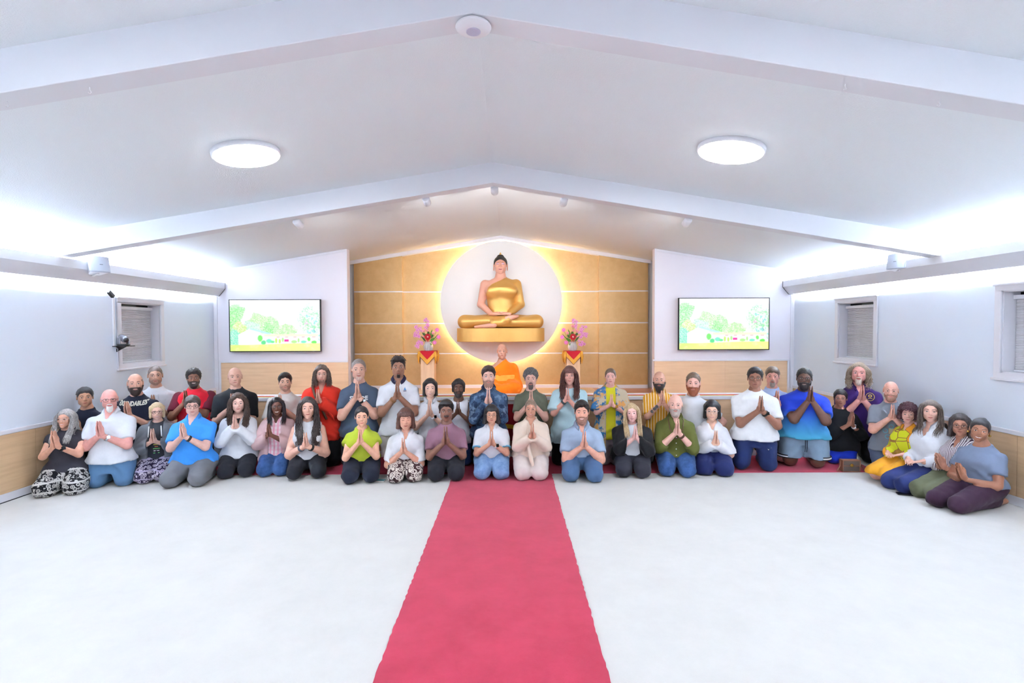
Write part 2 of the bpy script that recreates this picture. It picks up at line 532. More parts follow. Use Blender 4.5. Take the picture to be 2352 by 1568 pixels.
# wireless access point under the front beam
ap = empty('access_point', (XC, 2.405, ZR - .196)); tag(ap, 'white disc shaped access point under the ceiling beam at the ridge', 'access point')
MB().lathe([(.05, .02), (.06, 0.0), (.078, -.012), (.083, -.02), (.080, -.027), (.05, -.037), (.034, -.040)], 36).build('shell', M_white, ap, True)
MB().lathe([(.034, -.038), (.034, -.042), (.030, -.042)], 28).build('ring', mat('ap_ring', (190, 188, 210), .4), ap, True)

# spot lamps on the rear of the back beam
M_spot = mat('spot_lens', (255, 250, 240), .3, emit=(1, .93, .82), estr=8)
def spot(px, py, tgt, i):
    d = 5.19
    p = at(px, py, d)
    zb = zc(p.x) - .196
    root = empty('spot_lamp', (p.x, d, min(p.z, zb - .02)))
    tag(root, ['small white spot lamp under the beam at the ridge', 'small white spot lamp on the beam left of the ridge', 'small white spot lamp on the beam right of the ridge',
               'small white spot lamp on the beam towards the camera window wall', 'small white spot lamp on the beam towards the two window wall'][i], 'spot lamp')
    v = (Vector(tgt) - root.location).normalized()
    q = v.to_track_quat('Z', 'Y').to_matrix()
    mb = MB().lathe([(.028, -.05), (.038, -.042), (.038, .045), (.034, .05)], 18); mb.xform(q.to_4x4()); mb.build('can', M_white, root, True)
    mb = MB().lathe([(.030, .047), (.001, .051)], 14); mb.xform(q.to_4x4()); mb.build('lens', M_spot, root, True)
    MB().lathe([(.012, .0), (.012, max(.03, zb - root.location.z + .002))], 10).build('stem', M_white, root, True)
    ld = bpy.data.lights.new('spot_light', 'SPOT'); ld.energy = E_SPOT; ld.color = (1, .97, .93); ld.spot_size = R(100); ld.spot_blend = 1.0; ld.shadow_soft_size = .04
    lo = bpy.data.objects.new('spot_light', ld); COL.objects.link(lo); lo.parent = root
    lo.location = v * .07; lo.rotation_mode = 'QUATERNION'; lo.rotation_quaternion = v.to_track_quat('-Z', 'Y')
for i, (px, py, t) in enumerate([(1136, 432, (XC, 9, 2.0)), (980, 459, (XC - .5, 9, 1.7)), (1295, 461, (XC + .5, 9, 1.7)), (685, 513, (-1.6, 9, 1.2)), (1578, 509, (1.6, 9, 1.2))]):
    spot(px, py, t, i)

# ------------------------------------------------------------------ white halo disc
HZ, HR = 2.0, 1.063
halo = empty('halo_disc', (-.045, YG - .13, HZ)); tag(halo, 'large white round backlit disc behind the golden statue', 'disc')
MB().lathe([(HR - .008, .0), (HR, .008), (HR, .03), (HR - .004, .034)], 96, axis='y').build('disc', mat('disc_white', (250, 250, 252), .5), halo, True)
MB().lathe([(HR - .10, .045), (HR - .07, .045), (HR - .07, .06), (HR - .10, .06)], 96, axis='y').build('backlight_ring', mat('halo_led', (255, 250, 235), .5, emit=(1, .96, .86), estr=E_HALO), halo, True)
for k in range(8):
    a = k * math.pi / 4 + .2
    MB().box(-.02, .02, .03, .11, -.02, .02).xform(Matrix.Translation((math.cos(a) * .6, 0, math.sin(a) * .6))).build('standoff', M_white, halo)

# ------------------------------------------------------------------ televisions
def paint_tv(nx=208, ny=118):
    u, v = np.meshgrid(np.linspace(0, 1, nx), np.linspace(0, 1, ny)); v = v   # v up
    rng = np.random.RandomState(3)
    def vn(sc, seed):
        r = np.random.RandomState(seed); g = r.rand(int(sc * .6) + 3, sc + 3)
        yy = v * (sc * .6); xx = u * sc
        i = np.clip(yy.astype(int), 0, g.shape[0] - 2); j = np.clip(xx.astype(int), 0, g.shape[1] - 2)
        fy, fx = yy - i, xx - j; fy = fy * fy * (3 - 2 * fy); fx = fx * fx * (3 - 2 * fx)
        return (g[i, j] * (1 - fx) + g[i, j + 1] * fx) * (1 - fy) + (g[i + 1, j] * (1 - fx) + g[i + 1, j + 1] * fx) * fy
    nz = vn(14, 1) * .45 + vn(34, 2) * .35 + vn(90, 4) * .2
    C = np.ones((ny, nx, 3)) * np.array([1.0, 1.0, 1.0])
    def put(mask, col, a=1.0):
        mk = (np.clip(mask, 0, 1) * a)[..., None]
        C[:] = C * (1 - mk) + np.array(col) * mk
    def blob(cx, cy, rx, ry, rough=.35, soft=.08):
        r = np.sqrt(((u - cx) / rx) ** 2 + ((v - cy) / ry) ** 2) + (nz - .5) * rough * 2
        return np.clip((1 - r) / soft, 0, 1)
    g1, g2, g3, g4 = (.50, 1.0, .45), (.72, 1.0, .60), (.45, .95, .62), (.80, 1.0, .45)
    # far trees
    put(blob(.60, .40, .16, .13), g2); put(blob(.36, .50, .20, .24, .3), (.70, 1, .62)); put(blob(.34, .55, .13, .16), g2)
    put(blob(.42, .42, .07, .16), g1); put(blob(.22, .44, .13, .16, .5), (.75, 1, .85)); put(blob(.06, .72, .11, .2, .5), g1)
    put(blob(.03, .45, .1, .3), g1); put(blob(.10, .45, .08, .14), g4); put(blob(.04, .22, .07, .22, .5), (.40, .9, .75))
    put(np.clip((nz - .46) * 8, 0, 1) * blob(.93, .62, .22, .42, .5, .3), (.55, 1, .62))
    put(np.clip((.42 - nz) * 9, 0, 1) * blob(.95, .48, .2, .3, .5, .3), (.45, .85, .85))
    put(np.clip((nz - .62) * 14, 0, 1) * blob(.88, .54, .07, .1, .3), (.95, .6, .85))
    trunk = np.exp(-((u - (.99 - np.clip(v - .2, 0, 1) * .25)) / .006) ** 2) * (v > .2) * (v < .55); put(trunk, (.3, .6, .65), .8)
    tree = np.clip((1.0 - C.min(-1)) * 4, 0, 1)
    sp = np.random.RandomState(8).rand(ny, nx); sp = (sp + np.roll(sp, 1, 0) + np.roll(sp, 1, 1)) / 3
    put(tree * np.clip((sp - .42) * 3, 0, .75) * (.5 + nz), (.97, 1, .93)); put(tree * np.clip((.36 - sp) * 4, 0, .5), (.35, .9, .5)); put(tree, (1, 1, 1), .18)
    # house
    roofl = .335 + .10 * (1 - np.abs(u - .21) / .14 * (u < .21)) - np.where(u > .21, (u - .21) * .42, 0)
    house = ((u > .09) & (u < .34) & (v < np.where(u < .21, .31 + (u - .07) * .87, .43 - (u - .21) * .50)) & (v > .12)) * 1.0
    put(house, (1, 1, 1)); put(((u > .33) & (u < .98) & (v < .33 - .02 * np.cos(u * 9)) & (v > .15)) * 1.0, (1, 1, .96))
    put(((u > .22) & (u < .45) & (v > .43 - (u - .21) * .50) & (v < .455 - (u - .21) * .42)) * 1.0, (.75, .97, .97))
    put(((u > .38) & (u < .98) & (v > .29) & (v < .325)) * 1.0, (1.0, 1.0, .82))
    for cx in (.53, .63, .72, .81, .93): put(((abs(u - cx) < .017) & (abs(v - .275) < .006)) * 1.0, (.85, .3, .45))
    put(((abs(u - .625) < .024) & (abs(v - .205) < .02)) * 1.0, (1, .25, .7))
    # shrubs
    for (cx, cy, rx, ry, c) in ((.335, .25, .032, .07, g1), (.37, .17, .03, .05, (.4, .9, .6)), (.43, .2, .04, .05, (.5, .95, .8)), (.47, .18, .03, .03, g3), (.51, .2, .015, .06, g4),
                                (.55, .19, .013, .05, g4), (.585, .22, .014, .05, g2), (.71, .18, .036, .03, g2), (.76, .21, .012, .05, g2), (.82, .18, .04, .03, (.5, .95, .8)), (.875, .23, .022, .05, g1), (.93, .17, .035, .035, (.45, .95, .4))):
        put(blob(cx, cy, rx, ry, .25, .3), c)
    lawn = np.clip((.125 + .03 * np.clip((u - .2) * 2, 0, 1) - v) / .012, 0, 1)
    put(lawn, (1.0, 1.0, .60)); put(lawn * np.clip(1 - u * 2.2, 0, 1), (.86, 1.0, .52))
    put(lawn * np.clip((nz - .5) * 3, 0, 1), (1, 1, .75))
    return C
def tv_screen_mesh(wd, ht):
    nx, ny = 208, 118
    C = paint_tv(nx, ny)
    xs = np.linspace(-wd / 2, wd / 2, nx); zs = np.linspace(-ht / 2, ht / 2, ny)
    Xg, Zg = np.meshgrid(xs, zs)
    V = np.stack([Xg.ravel(), np.zeros(Xg.size), Zg.ravel()], 1)
    i = np.arange(nx * ny).reshape(ny, nx)
    Fq = np.stack([i[:-1, :-1], i[:-1, 1:], i[1:, 1:], i[1:, :-1]], -1).reshape(-1, 4)
    m, nt, b = newmat('tv_picture')
    b.inputs['Base Color'].default_value = (.01, .01, .01, 1); b.inputs['Roughness'].default_value = .25
    a = nt.nodes.new('ShaderNodeVertexColor'); a.layer_name = 'picture'
    nt.links.new(a.outputs['Color'], b.inputs['Emission Color']); b.inputs['Emission Strength'].default_value = E_TV
    me = mesh_np('tv_picture', V, Fq, m, smooth=False)
    ca = me.color_attributes.new('picture', 'FLOAT_COLOR', 'POINT')
    srgb = C.reshape(-1, 3); ln = np.where(srgb <= .04045, srgb / 12.92, ((srgb + .055) / 1.055) ** 2.4)
    ca.data.foreach_set('color', np.concatenate([ln, np.ones((len(ln), 1))], 1).astype(np.float32).ravel())
    return me
TVW, TVH = 1.37, .775
tvm = tv_screen_mesh(TVW, TVH)
def tv(px, py, label):
    p = at(px, py, YTV - .075)
    root = empty('television', (p.x, YTV - .075, p.z)); tag(root, label, 'television')
    b = .012
    fr = MB()
    fr.box(-TVW / 2 - b, TVW / 2 + b, -.004, .035, TVH / 2, TVH / 2 + b); fr.box(-TVW / 2 - b, TVW / 2 + b, -.004, .035, -TVH / 2 - b, -TVH / 2)
    fr.box(-TVW / 2 - b, -TVW / 2, -.004, .035, -TVH / 2, TVH / 2); fr.box(TVW / 2, TVW / 2 + b, -.004, .035, -TVH / 2, TVH / 2)
    fr.build('bezel', M_blk, root)
    MB().box(-TVW / 2, TVW / 2, .004, .04, -TVH / 2, TVH / 2).build('back_shell', M_blk, root)
    MB().box(-.3, .3, .035, .075, -.25, .25).build('wall_mount', M_blk, root)
    link('screen', tvm, root, (0, 0.002, 0))
tv(631.5, 747.5, 'wall television showing a bright garden scene, beside the window with the video camera')
tv(1663, 743.5, 'wall television showing a bright garden scene, beside the wall with two windows')

# ------------------------------------------------------------------ wall speakers on the coves
M_grille = mat('speaker_grille', (196, 202, 214), .7, bumpscale=900, bumpstr=.4)
def speaker(px, py, d, s, label):
    p = at(px, py, d)
    root = empty('loudspeaker', p, 0); root.rotation_euler = (R(-12), 0, R(62) * s)
    tag(root, label, 'loudspeaker')
    # body: rounded trapezoid in plan, front towards -y
    pl_ = [(-.085, -.075), (.085, -.075), (.095, -.055), (.06, .07), (.045, .085), (-.045, .085), (-.06, .07), (-.095, -.055)]
    MB().prism(pl_, 'z', -.078, .078).build('cabinet', M_white, root, bevel=.012)
    cv = [(x, -.075 - .022 * (1 - (x / .09) ** 2)) for x in np.linspace(-.088, .088, 9)]
    MB().prism([(-.088, -.06)] + cv[1:-1] and [(-.09, -.055)] + cv + [(.09, -.055)], 'z', -.084, .084).build('grille', M_grille, root, bevel=.008)
    MB().box(-.014, .014, -.0995, -.097, -.012, -.006).build('badge', mat('badge', (120, 124, 135), .4), root)
    br = MB().box(-.012, .012, -.01, .14, .079, .085).box(-.012, .012, -.01, .14, -.085, -.079).box(-.012, .012, .13, .14, -.085, .085)
    br.build('bracket', M_white, root, bevel=.002)
speaker(222, 611, 5.42, 1, 'white wall loudspeaker on the cove above the pan tilt camera')
speaker(2066, 604, 5.55, -1, 'white wall loudspeaker on the cove above the two windows')

# ------------------------------------------------------------------ pan tilt camera on its shelf, adapter and cable
pz = at(288, 794, 5.93)
sh = empty('camera_shelf', (XL, 5.93, pz.z)); tag(sh, 'small black wall shelf under the video camera beside the window', 'shelf')
MB().box(.0, .16, -.06, .08, -.008, 0).build('plate', M_blk, sh)
MB().add([(0, 0, -.008), (.12, 0, -.008), (0, 0, -.07), (0, .01, -.008), (.12, .01, -.008), (0, .01, -.07)], [(0, 1, 2), (3, 5, 4), (0, 3, 4, 1), (1, 4, 5, 2), (0, 2, 5, 3)]).build('brace', M_blk, sh)
cm = empty('video_camera', (XL + .085, 5.93, pz.z), R(60)); tag(cm, 'silver grey pan tilt video camera on a wall shelf by the window', 'camera')
M_sil = mat('camera_grey', (150, 150, 160), .35, .4)
MB().lathe([(.062, 0), (.066, .012), (.060, .022), (.03, .024)], 24).build('base', M_blk, cm, True)
for s in (-1, 1): MB().box(s * .045 - .008, s * .045 + .008, -.03, .03, .02, .10).build('yoke_arm', M_sil, cm, bevel=.006)
hd = MB().lathe([(.030, -.055), (.037, -.045), (.037, .05), (.030, .058)], 20, axis='y'); hd.xform(Matrix.Translation((0, -.005, .085)) @ Matrix.Rotation(R(18), 4, 'X')).build('head', M_sil, cm, True)
ln_ = MB().lathe([(.026, -.07), (.026, -.05), (.01, -.048)], 18, axis='y'); ln_.xform(Matrix.Translation((0, -.005, .085)) @ Matrix.Rotation(R(18), 4, 'X')).build('lens', M_blk, cm, True)
pa = at(276, 675, 5.83)
ad = empty('power_adapter', (XL + .03, 5.83, pa.z)); tag(ad, 'black power adapter hanging by its cable above the window', 'power adapter')
MB().box(-.016, .016, -.02, .02, -.045, .045).xform(Matrix.Rotation(R(50), 4, 'X')).build('brick', M_blk, ad, bevel=.004)
MB().tube([(0, .035, .03), (0, .055, .06), (-.005, .05, .12), (-.01, .03, .16)], .0035, 6).build('cord', mat('grey_cord', (110, 110, 120), .6), ad, True)
MB().tube([(0, -.035, -.03), (-.01, -.06, .03), (-.012, -.055, .10), (-.015, -.03, .17)], .003, 6).build('thin_cord', M_white, ad, True)
cd = empty('cable_conduit', (XL, 5.895, 1.36)); tag(cd, 'thin white cable conduit running down beside the window frame', 'conduit')
MB().box(0, .014, -.012, .012, 0, .55).build('channel', M_white, cd)
MB().tube([(.01, 0, 0), (.02, .02, -.03), (.015, .04, -.02), (.02, .03, -.06)], .003, 6).build('loose_cable', M_white, cd, True)
# ceiling hooks
for i, (px, py, d) in enumerate([(27, 268, 2.6), (215, 232, 2.6), (1935, 210, 2.6), (2148, 250, 2.6)]):
    p = at(px, py, 2.42)
    zb = zc(p.x) - .196
    h = MB().tube([(0, 0, .0), (0, 0, -.012), (.007, 0, -.022), (0, 0, -.03), (-.007, 0, -.024)], .0018, 5)
    o = h.build('hook', M_white, smooth=True, loc=(p.x, 2.40, zb)); tag(o, 'tiny white ceiling hook under the front beam', 'hook', 'ceiling hooks under the front beam')
# ================================================================== SDF MODELLING (bodies, clothes, hair)
f32 = np.float32
class Grid:
    def __init__(s, lo, hi, h):
        s.lo = np.array(lo, f32); s.h = f32(h)
        n = [int(math.ceil((hi[i] - lo[i]) / h)) + 1 for i in range(3)]
        s.x = (s.lo[0] + np.arange(n[0], dtype=f32) * s.h)[:, None, None]
        s.y = (s.lo[1] + np.arange(n[1], dtype=f32) * s.h)[None, :, None]
        s.z = (s.lo[2] + np.arange(n[2], dtype=f32) * s.h)[None, None, :]
        s.n = n

def smin(a, b, k):
    h = np.maximum(k - np.abs(a - b), 0) * f32(1 / k)
    return np.minimum(a, b) - h * h * f32(k * .25)
def smax(a, b, k): return -smin(-a, -b, k)
def cone(g, a, b, ra, rb, sy=1.0):
    """capsule with a radius that runs from ra to rb"""
    a = [float(v) for v in a]; b = [float(v) for v in b]
    d = [b[i] - a[i] for i in range(3)]; L = max(d[0] ** 2 + d[1] ** 2 + d[2] ** 2, 1e-9)
    px, py, pz = g.x - f32(a[0]), g.y - f32(a[1]), g.z - f32(a[2])
    t = np.clip((px * f32(d[0]) + py * f32(d[1]) + pz * f32(d[2])) * f32(1 / L), 0, 1)
    qx, qy, qz = px - t * f32(d[0]), (py - t * f32(d[1])) * f32(1 / sy), pz - t * f32(d[2])
    return np.sqrt(qx * qx + qy * qy + qz * qz) - (f32(ra) + t * f32(rb - ra))
def ell(g, c, r):
    k0 = np.sqrt(((g.x - f32(c[0])) / f32(r[0])) ** 2 + ((g.y - f32(c[1])) / f32(r[1])) ** 2 + ((g.z - f32(c[2])) / f32(r[2])) ** 2)
    return (k0 - 1) * f32(min(r))
def loft(g, zs, ws, ds, cys, e=2.3):
    z = g.z
    w = np.interp(z.ravel(), zs, ws).astype(f32)[None, None, :]; d = np.interp(z.ravel(), zs, ds).astype(f32)[None, None, :]
    cy = np.interp(z.ravel(), zs, cys).astype(f32)[None, None, :]
    q = (np.abs(g.x / w) ** f32(e) + np.abs((g.y - cy) / d) ** f32(e)) ** f32(1 / e)
    sd = (q - 1) * np.minimum(w, d)
    return np.maximum(np.maximum(sd, z - f32(zs[-1])), f32(zs[0]) - z)

def nets(vol, g):
    """surface nets: (V, quads) of the zero level, negative inside"""
    v = np.pad(vol, 1, constant_values=1.0).astype(f32)
    ins = v < 0
    nx, ny, nz = v.shape
    c = ins[:-1, :-1, :-1].astype(np.int8)
    s = np.zeros((nx - 1, ny - 1, nz - 1), np.int8)
    for i in (0, 1):
        for j in (0, 1):
            for k in (0, 1):
                s += ins[i:nx - 1 + i, j:ny - 1 + j, k:nz - 1 + k]
    act = (s > 0) & (s < 8)
    ids = np.argwhere(act)
    if len(ids) == 0: return np.zeros((0, 3)), np.zeros((0, 4), int)
    index = np.full(act.shape, -1, np.int64); index[act] = np.arange(len(ids))
    acc = np.zeros((len(ids), 3)); cnt = np.zeros(len(ids))
    ci, cj, ck = ids.T
    for ax in range(3):
        o1, o2 = [(1, 2), (0, 2), (0, 1)][ax]
        for a in (0, 1):
            for b in (0, 1):
                off = [0, 0, 0]; off[o1] = a; off[o2] = b
                p0 = v[ci + off[0], cj + off[1], ck + off[2]]
                off2 = list(off); off2[ax] = 1
                p1 = v[ci + off2[0], cj + off2[1], ck + off2[2]]
                m = (p0 < 0) != (p1 < 0)
                t = np.where(m, p0 / np.where(m, p0 - p1, 1), 0)
                pos = np.zeros((len(ids), 3)); pos[:, o1] = a; pos[:, o2] = b; pos[:, ax] = t
                acc += pos * m[:, None]; cnt += m
    V = (ids + acc / cnt[:, None] - 1) * float(g.h) + g.lo[None, :]
    quads = []
    for ax in range(3):
        o1, o2 = [(1, 2), (2, 0), (0, 1)][ax]
        sl0 = [slice(1, -1)] * 3; sl1 = [slice(1, -1)] * 3
        sl0[ax] = slice(0, -1); sl1[ax] = slice(1, None)
        a = ins[tuple(sl0)]; b = ins[tuple(sl1)]
        e = np.argwhere(a != b)
        if len(e) == 0: continue
        base = e + 1; base[:, ax] -= 1
        flip = a[tuple(e.T)]
        def cell(d1, d2):
            q = base.copy(); q[:, o1] -= d1; q[:, o2] -= d2
            return index[tuple(q.T)]
        q = np.stack([cell(1, 1), cell(0, 1), cell(0, 0), cell(1, 0)], 1)
        q[~flip] = q[~flip][:, ::-1]
        quads.append(q)
    Q = np.concatenate(quads)
    return V, Q

class Acc:
    """collects numpy pieces with material slots into one mesh"""
    def __init__(s): s.V = []; s.Q = []; s.T = []; s.mq = []; s.mt = []; s.n = 0
    def add(s, V, Q, mi=0):
        V = np.asarray(V, float); Q = np.asarray(Q, int)
        if len(V) == 0 or len(Q) == 0: return
        if Q.shape[1] == 4: s.Q.append(Q + s.n); s.mq.append(np.full(len(Q), mi))
        else: s.T.append(Q + s.n); s.mt.append(np.full(len(Q), mi))
        s.V.append(V); s.n += len(V)
    def mesh(s, name, mats, smooth=True):
        Fs = []; mi = []
        if s.Q: Fs.append(np.concatenate(s.Q)); mi.append(np.concatenate(s.mq))
        if s.T: Fs.append(np.concatenate(s.T)); mi.append(np.concatenate(s.mt))
        return mesh_np(name, np.concatenate(s.V), Fs, mats, np.concatenate(mi), smooth)

def tubes_np(paths, radii, sides=5):
    """many tapered tubes: paths (m, n, 3), radii (m, n)"""
    P = np.asarray(paths, float); m, n, _ = P.shape; Rr = np.asarray(radii, float)
    T = np.gradient(P, axis=1); T /= np.maximum(np.linalg.norm(T, axis=2, keepdims=True), 1e-9)
    ref = np.zeros_like(T); ref[..., 1] = 1.0
    A = np.cross(T, ref); A /= np.maximum(np.linalg.norm(A, axis=2, keepdims=True), 1e-6)
    B = np.cross(A, T)
    an = np.arange(sides) * 2 * np.pi / sides
    V = P[:, :, None, :] + Rr[:, :, None, None] * (A[:, :, None, :] * np.cos(an)[None, None, :, None] + B[:, :, None, :] * np.sin(an)[None, None, :, None])
    idx = np.arange(m * n * sides).reshape(m, n, sides)
    k2 = (np.arange(sides) + 1) % sides
    Q = np.stack([idx[:, :-1, :], idx[:, :-1][:, :, k2], idx[:, 1:][:, :, k2], idx[:, 1:, :]], -1).reshape(-1, 4)
    return V.reshape(-1, 3), Q

# ------------------------------------------------------------------ head, canonical: 0.23 m tall, centre at origin, facing -y
def head_field(g, sex):
    f = sex == 'f'
    j = .92 if f else 1.0
    d = ell(g, (0, .014, .028), (.074, .093, .087))
    d = smin(d, ell(g, (0, -.026, -.030), (.060 * j, .066, .080)), .03)
    d = smin(d, ell(g, (0, -.066, -.094), (.024 * j, .020, .021)), .035)
    for s in (-1, 1):
        d = smin(d, ell(g, (s * .044 * j, -.012, -.062), (.018, .026, .024)), .03)
        d = smin(d, ell(g, (s * .041, -.066, -.018), (.020, .016, .017)), .02)
        d = smax(d, -ell(g, (s * .031, -.104, .001), (.019, .016, .0125)), .012)
        d = smin(d, ell(g, (s * .031, -.0815, .0005), (.0145, .0115, .0105)), .006)
        d = smin(d, cone(g, (s * .016, -.090, .019), (s * .046, -.076, .018), .008, .007), .012)
        ear = smax(ell(g, (s * .0775, .016, -.004), (.0085, .021, .033)), -ell(g, (s * .088, .010, -.002), (.008, .011, .018)), .004)
        d = smin(d, ear, .006)
        d = smin(d, ell(g, (s * .013, -.093, -.031), (.0085, .009, .0075)), .006)
    d = smin(d, cone(g, (0, -.087, .014), (0, -.108, -.026), .0075, .0105 if f else .012), .012)
    d = smin(d, ell(g, (0, -.079, -.060), (.027, .018, .022)), .02)
    d = smax(d, -cone(g, (-.019, -.099, -.0615), (.019, -.099, -.0615), .0028, .0028), .004)
    d = smax(d, -ell(g, (0, -.100, -.079), (.016, .006, .006)), .01)
    return d
HEADS = {}
class PtGrid:
    pass
def head_surf(sex, xs, zs):
    """front surface y of the head at (x, z) pairs"""
    xs = np.asarray(xs, f32).ravel(); zs = np.asarray(zs, f32).ravel()
    g = PtGrid(); g.x = xs[:, None, None]; g.z = zs[:, None, None]
    ys = np.linspace(-.135, -.02, 116).astype(f32); g.y = ys[None, :, None]
    # evaluate with x,z paired (broadcast along first axis)
    d = head_field(g, sex)[:, :, 0]
    i = np.argmax(d < 0, axis=1)
    i = np.clip(i, 1, len(ys) - 1)
    d0, d1 = d[np.arange(len(xs)), i - 1], d[np.arange(len(xs)), i]
    t = np.where(d0 != d1, d0 / (d0 - d1 + 1e-9), 0)
    return ys[i - 1] + t * (ys[1] - ys[0])
for _s in ('m', 'f'):
    _g = Grid((-.10, -.13, -.13), (.10, .125, .13), .0063)
    HEADS[_s] = nets(head_field(_g, _s), _g)

def strip(sex, up, dn, off, mi_list=None):
    """quad strip laid on the face between two polylines of (x, z)"""
    n = len(up); P = np.array(list(up) + list(dn), float)
    y = head_surf(sex, P[:, 0], P[:, 1]) - off
    V = np.stack([P[:, 0], y, P[:, 1]], 1)
    Q = np.array([(i, i + n, i + n + 1, i + 1) for i in range(n - 1)])
    return V, Q
def face_parts(sex, smile=0.0, eye_open=1.0, brow=1.0):
    """list of (V, Q, slot): 1 white, 2 iris, 3 brow, 4 lip, 5 lash, 6 teeth"""
    out = []
    t = np.linspace(0, 1, 9)
    for s in (-1, 1):
        x = s * (.0175 + .0275 * t)
        upz = .0015 + .0068 * eye_open * np.sin(np.pi * t) ** .8 + .001 * t; dnz = .0015 - .0048 * eye_open * np.sin(np.pi * t) + .001 * t
        if eye_open > .15: out.append((*strip(sex, np.stack([x, upz], 1), np.stack([x, dnz], 1), .0012), 1))
        # iris
        if eye_open > .15:
            a = np.linspace(0, 2 * np.pi, 11)[:-1]
            c = (s * .0312, .0020); r = .0060
            P = np.array([(c[0] + r * math.cos(q), c[1] + min(max(r * math.sin(q), -.0046 * eye_open), .0062 * eye_open)) for q in a] + [c])
            y = head_surf(sex, P[:, 0], P[:, 1]) - .0020
            V = np.stack([P[:, 0], y, P[:, 1]], 1)
            out.append((V, np.array([(10, i, (i + 1) % 10) for i in range(10)]), 2))
        out.append((*strip(sex, np.stack([x, upz + .0026], 1), np.stack([x, upz - .0004], 1), .0022), 5))
        xb = s * (.0145 + .036 * t)
        zb = .0205 + .006 * np.sin(np.pi * (t * .8 + .1)) + (.001 if sex == 'f' else 0)
        th = (.0042 * brow) * (1 - .65 * t)
        out.append((*strip(sex, np.stack([xb, zb + th], 1), np.stack([xb, zb - th * .6], 1), .0022), 3))
    u = np.linspace(-1, 1, 13)
    wd = .0235 + .008 * smile
    xm = wd * u
    cz = -.0615 + smile * .007 * (u ** 2) - smile * .002
    gap = max(0, smile - .45) * .015 * (1 - u ** 2)
    upper = cz + (.0062 * (1 - np.abs(u) ** 1.6)) + gap * .35 - .0015 * np.exp(-(u / .16) ** 2) * 1.5
    out.append((*strip(sex, np.stack([xm, upper], 1), np.stack([xm, cz + gap * .35 - .0004], 1), .0018), 4))
    lower = cz - gap * .75 - .0078 * (1 - np.abs(u) ** 1.8)
    out.append((*strip(sex, np.stack([xm, cz - gap * .75 + .0004], 1), np.stack([xm, lower], 1), .0020), 4))
    if smile > .45: out.append((*strip(sex, np.stack([xm * .93, cz + gap * .4], 1), np.stack([xm * .93, cz - gap * .8], 1), .0010), 6))
    else: out.append((*strip(sex, np.stack([xm * .97, cz + .0009], 1), np.stack([xm * .97, cz - .0006], 1), .0024), 5))
    return out
FACES = {}
def face_cached(*k):
    if k not in FACES: FACES[k] = face_parts(*k)
    return FACES[k]

# ------------------------------------------------------------------ pair of hands pressed together, wrists at origin, fingers up
def prayer_hand_field(g, s, spread=0.0):
    x0 = .0145
    d = ell(g, (s * x0, .002, .052), (.0135, .040, .052))
    d = smin(d, ell(g, (s * (x0 + .004), .0, .018), (.018, .030, .03)), .015)
    d = smin(d, cone(g, (s * .026, .006, -.012), (s * .02, .002, .03), .0265, .023), .012)
    base = [(-.031, .090, .056), (-.011, .099, .074), (.010, .101, .082), (.030, .097, .073)]
    for i, (y, z, L) in enumerate(base):
        m = (s * (x0 - .001), y * .97, z + L * .45)
        e = (s * (.0085 + .0015 * i % 2), y * .80, z + L)
        fd = smin(cone(g, (s * x0, y, z - .02), m, .0098, .0088), cone(g, m, e, .0088, .0066), .003)
        d = smin(d, fd, .004)
    th = smin(cone(g, (s * .018, .030, .030), (s * .014, .052, .066), .0125, .0105), cone(g, (s * .014, .052, .066), (s * .010, .052, .098), .0105, .0078), .004)
    return smin(d, th, .008)
_g = Grid((-.06, -.06, -.05), (.06, .075, .205), .0053)
_a = prayer_hand_field(_g, 1); _b = prayer_hand_field(_g, -1)
HAND_R = nets(_a, _g); HAND_L = nets(_b, _g)
# relaxed flat hand, wrist at origin, fingers along -y, palm down
def flat_hand_field(g):
    d = ell(g, (0, -.05, .0), (.040, .052, .0145))
    d = smin(d, cone(g, (0, .02, .004), (0, -.03, .002), .027, .022), .012)
    for i, (x, y, L) in enumerate([(-.031, -.088, .056), (-.011, -.098, .074), (.010, -.100, .080), (.030, -.095, .072)]):
        m = (x * 1.05, y - L * .45, .003); e = (x * 1.1, y - L, -.012)
        d = smin(d, smin(cone(g, (x, y + .02, .0), m, .0098, .009), cone(g, m, e, .009, .0068), .003), .004)
    th = smin(cone(g, (.028, -.028, .0), (.052, -.062, -.004), .0125, .0105), cone(g, (.052, -.062, -.004), (.056, -.094, -.010), .0105, .0078), .004)
    return smin(d, th, .008)
_g = Grid((-.065, -.20, -.05), (.08, .055, .05), .0053)
HAND_FLAT = nets(flat_hand_field(_g), _g)

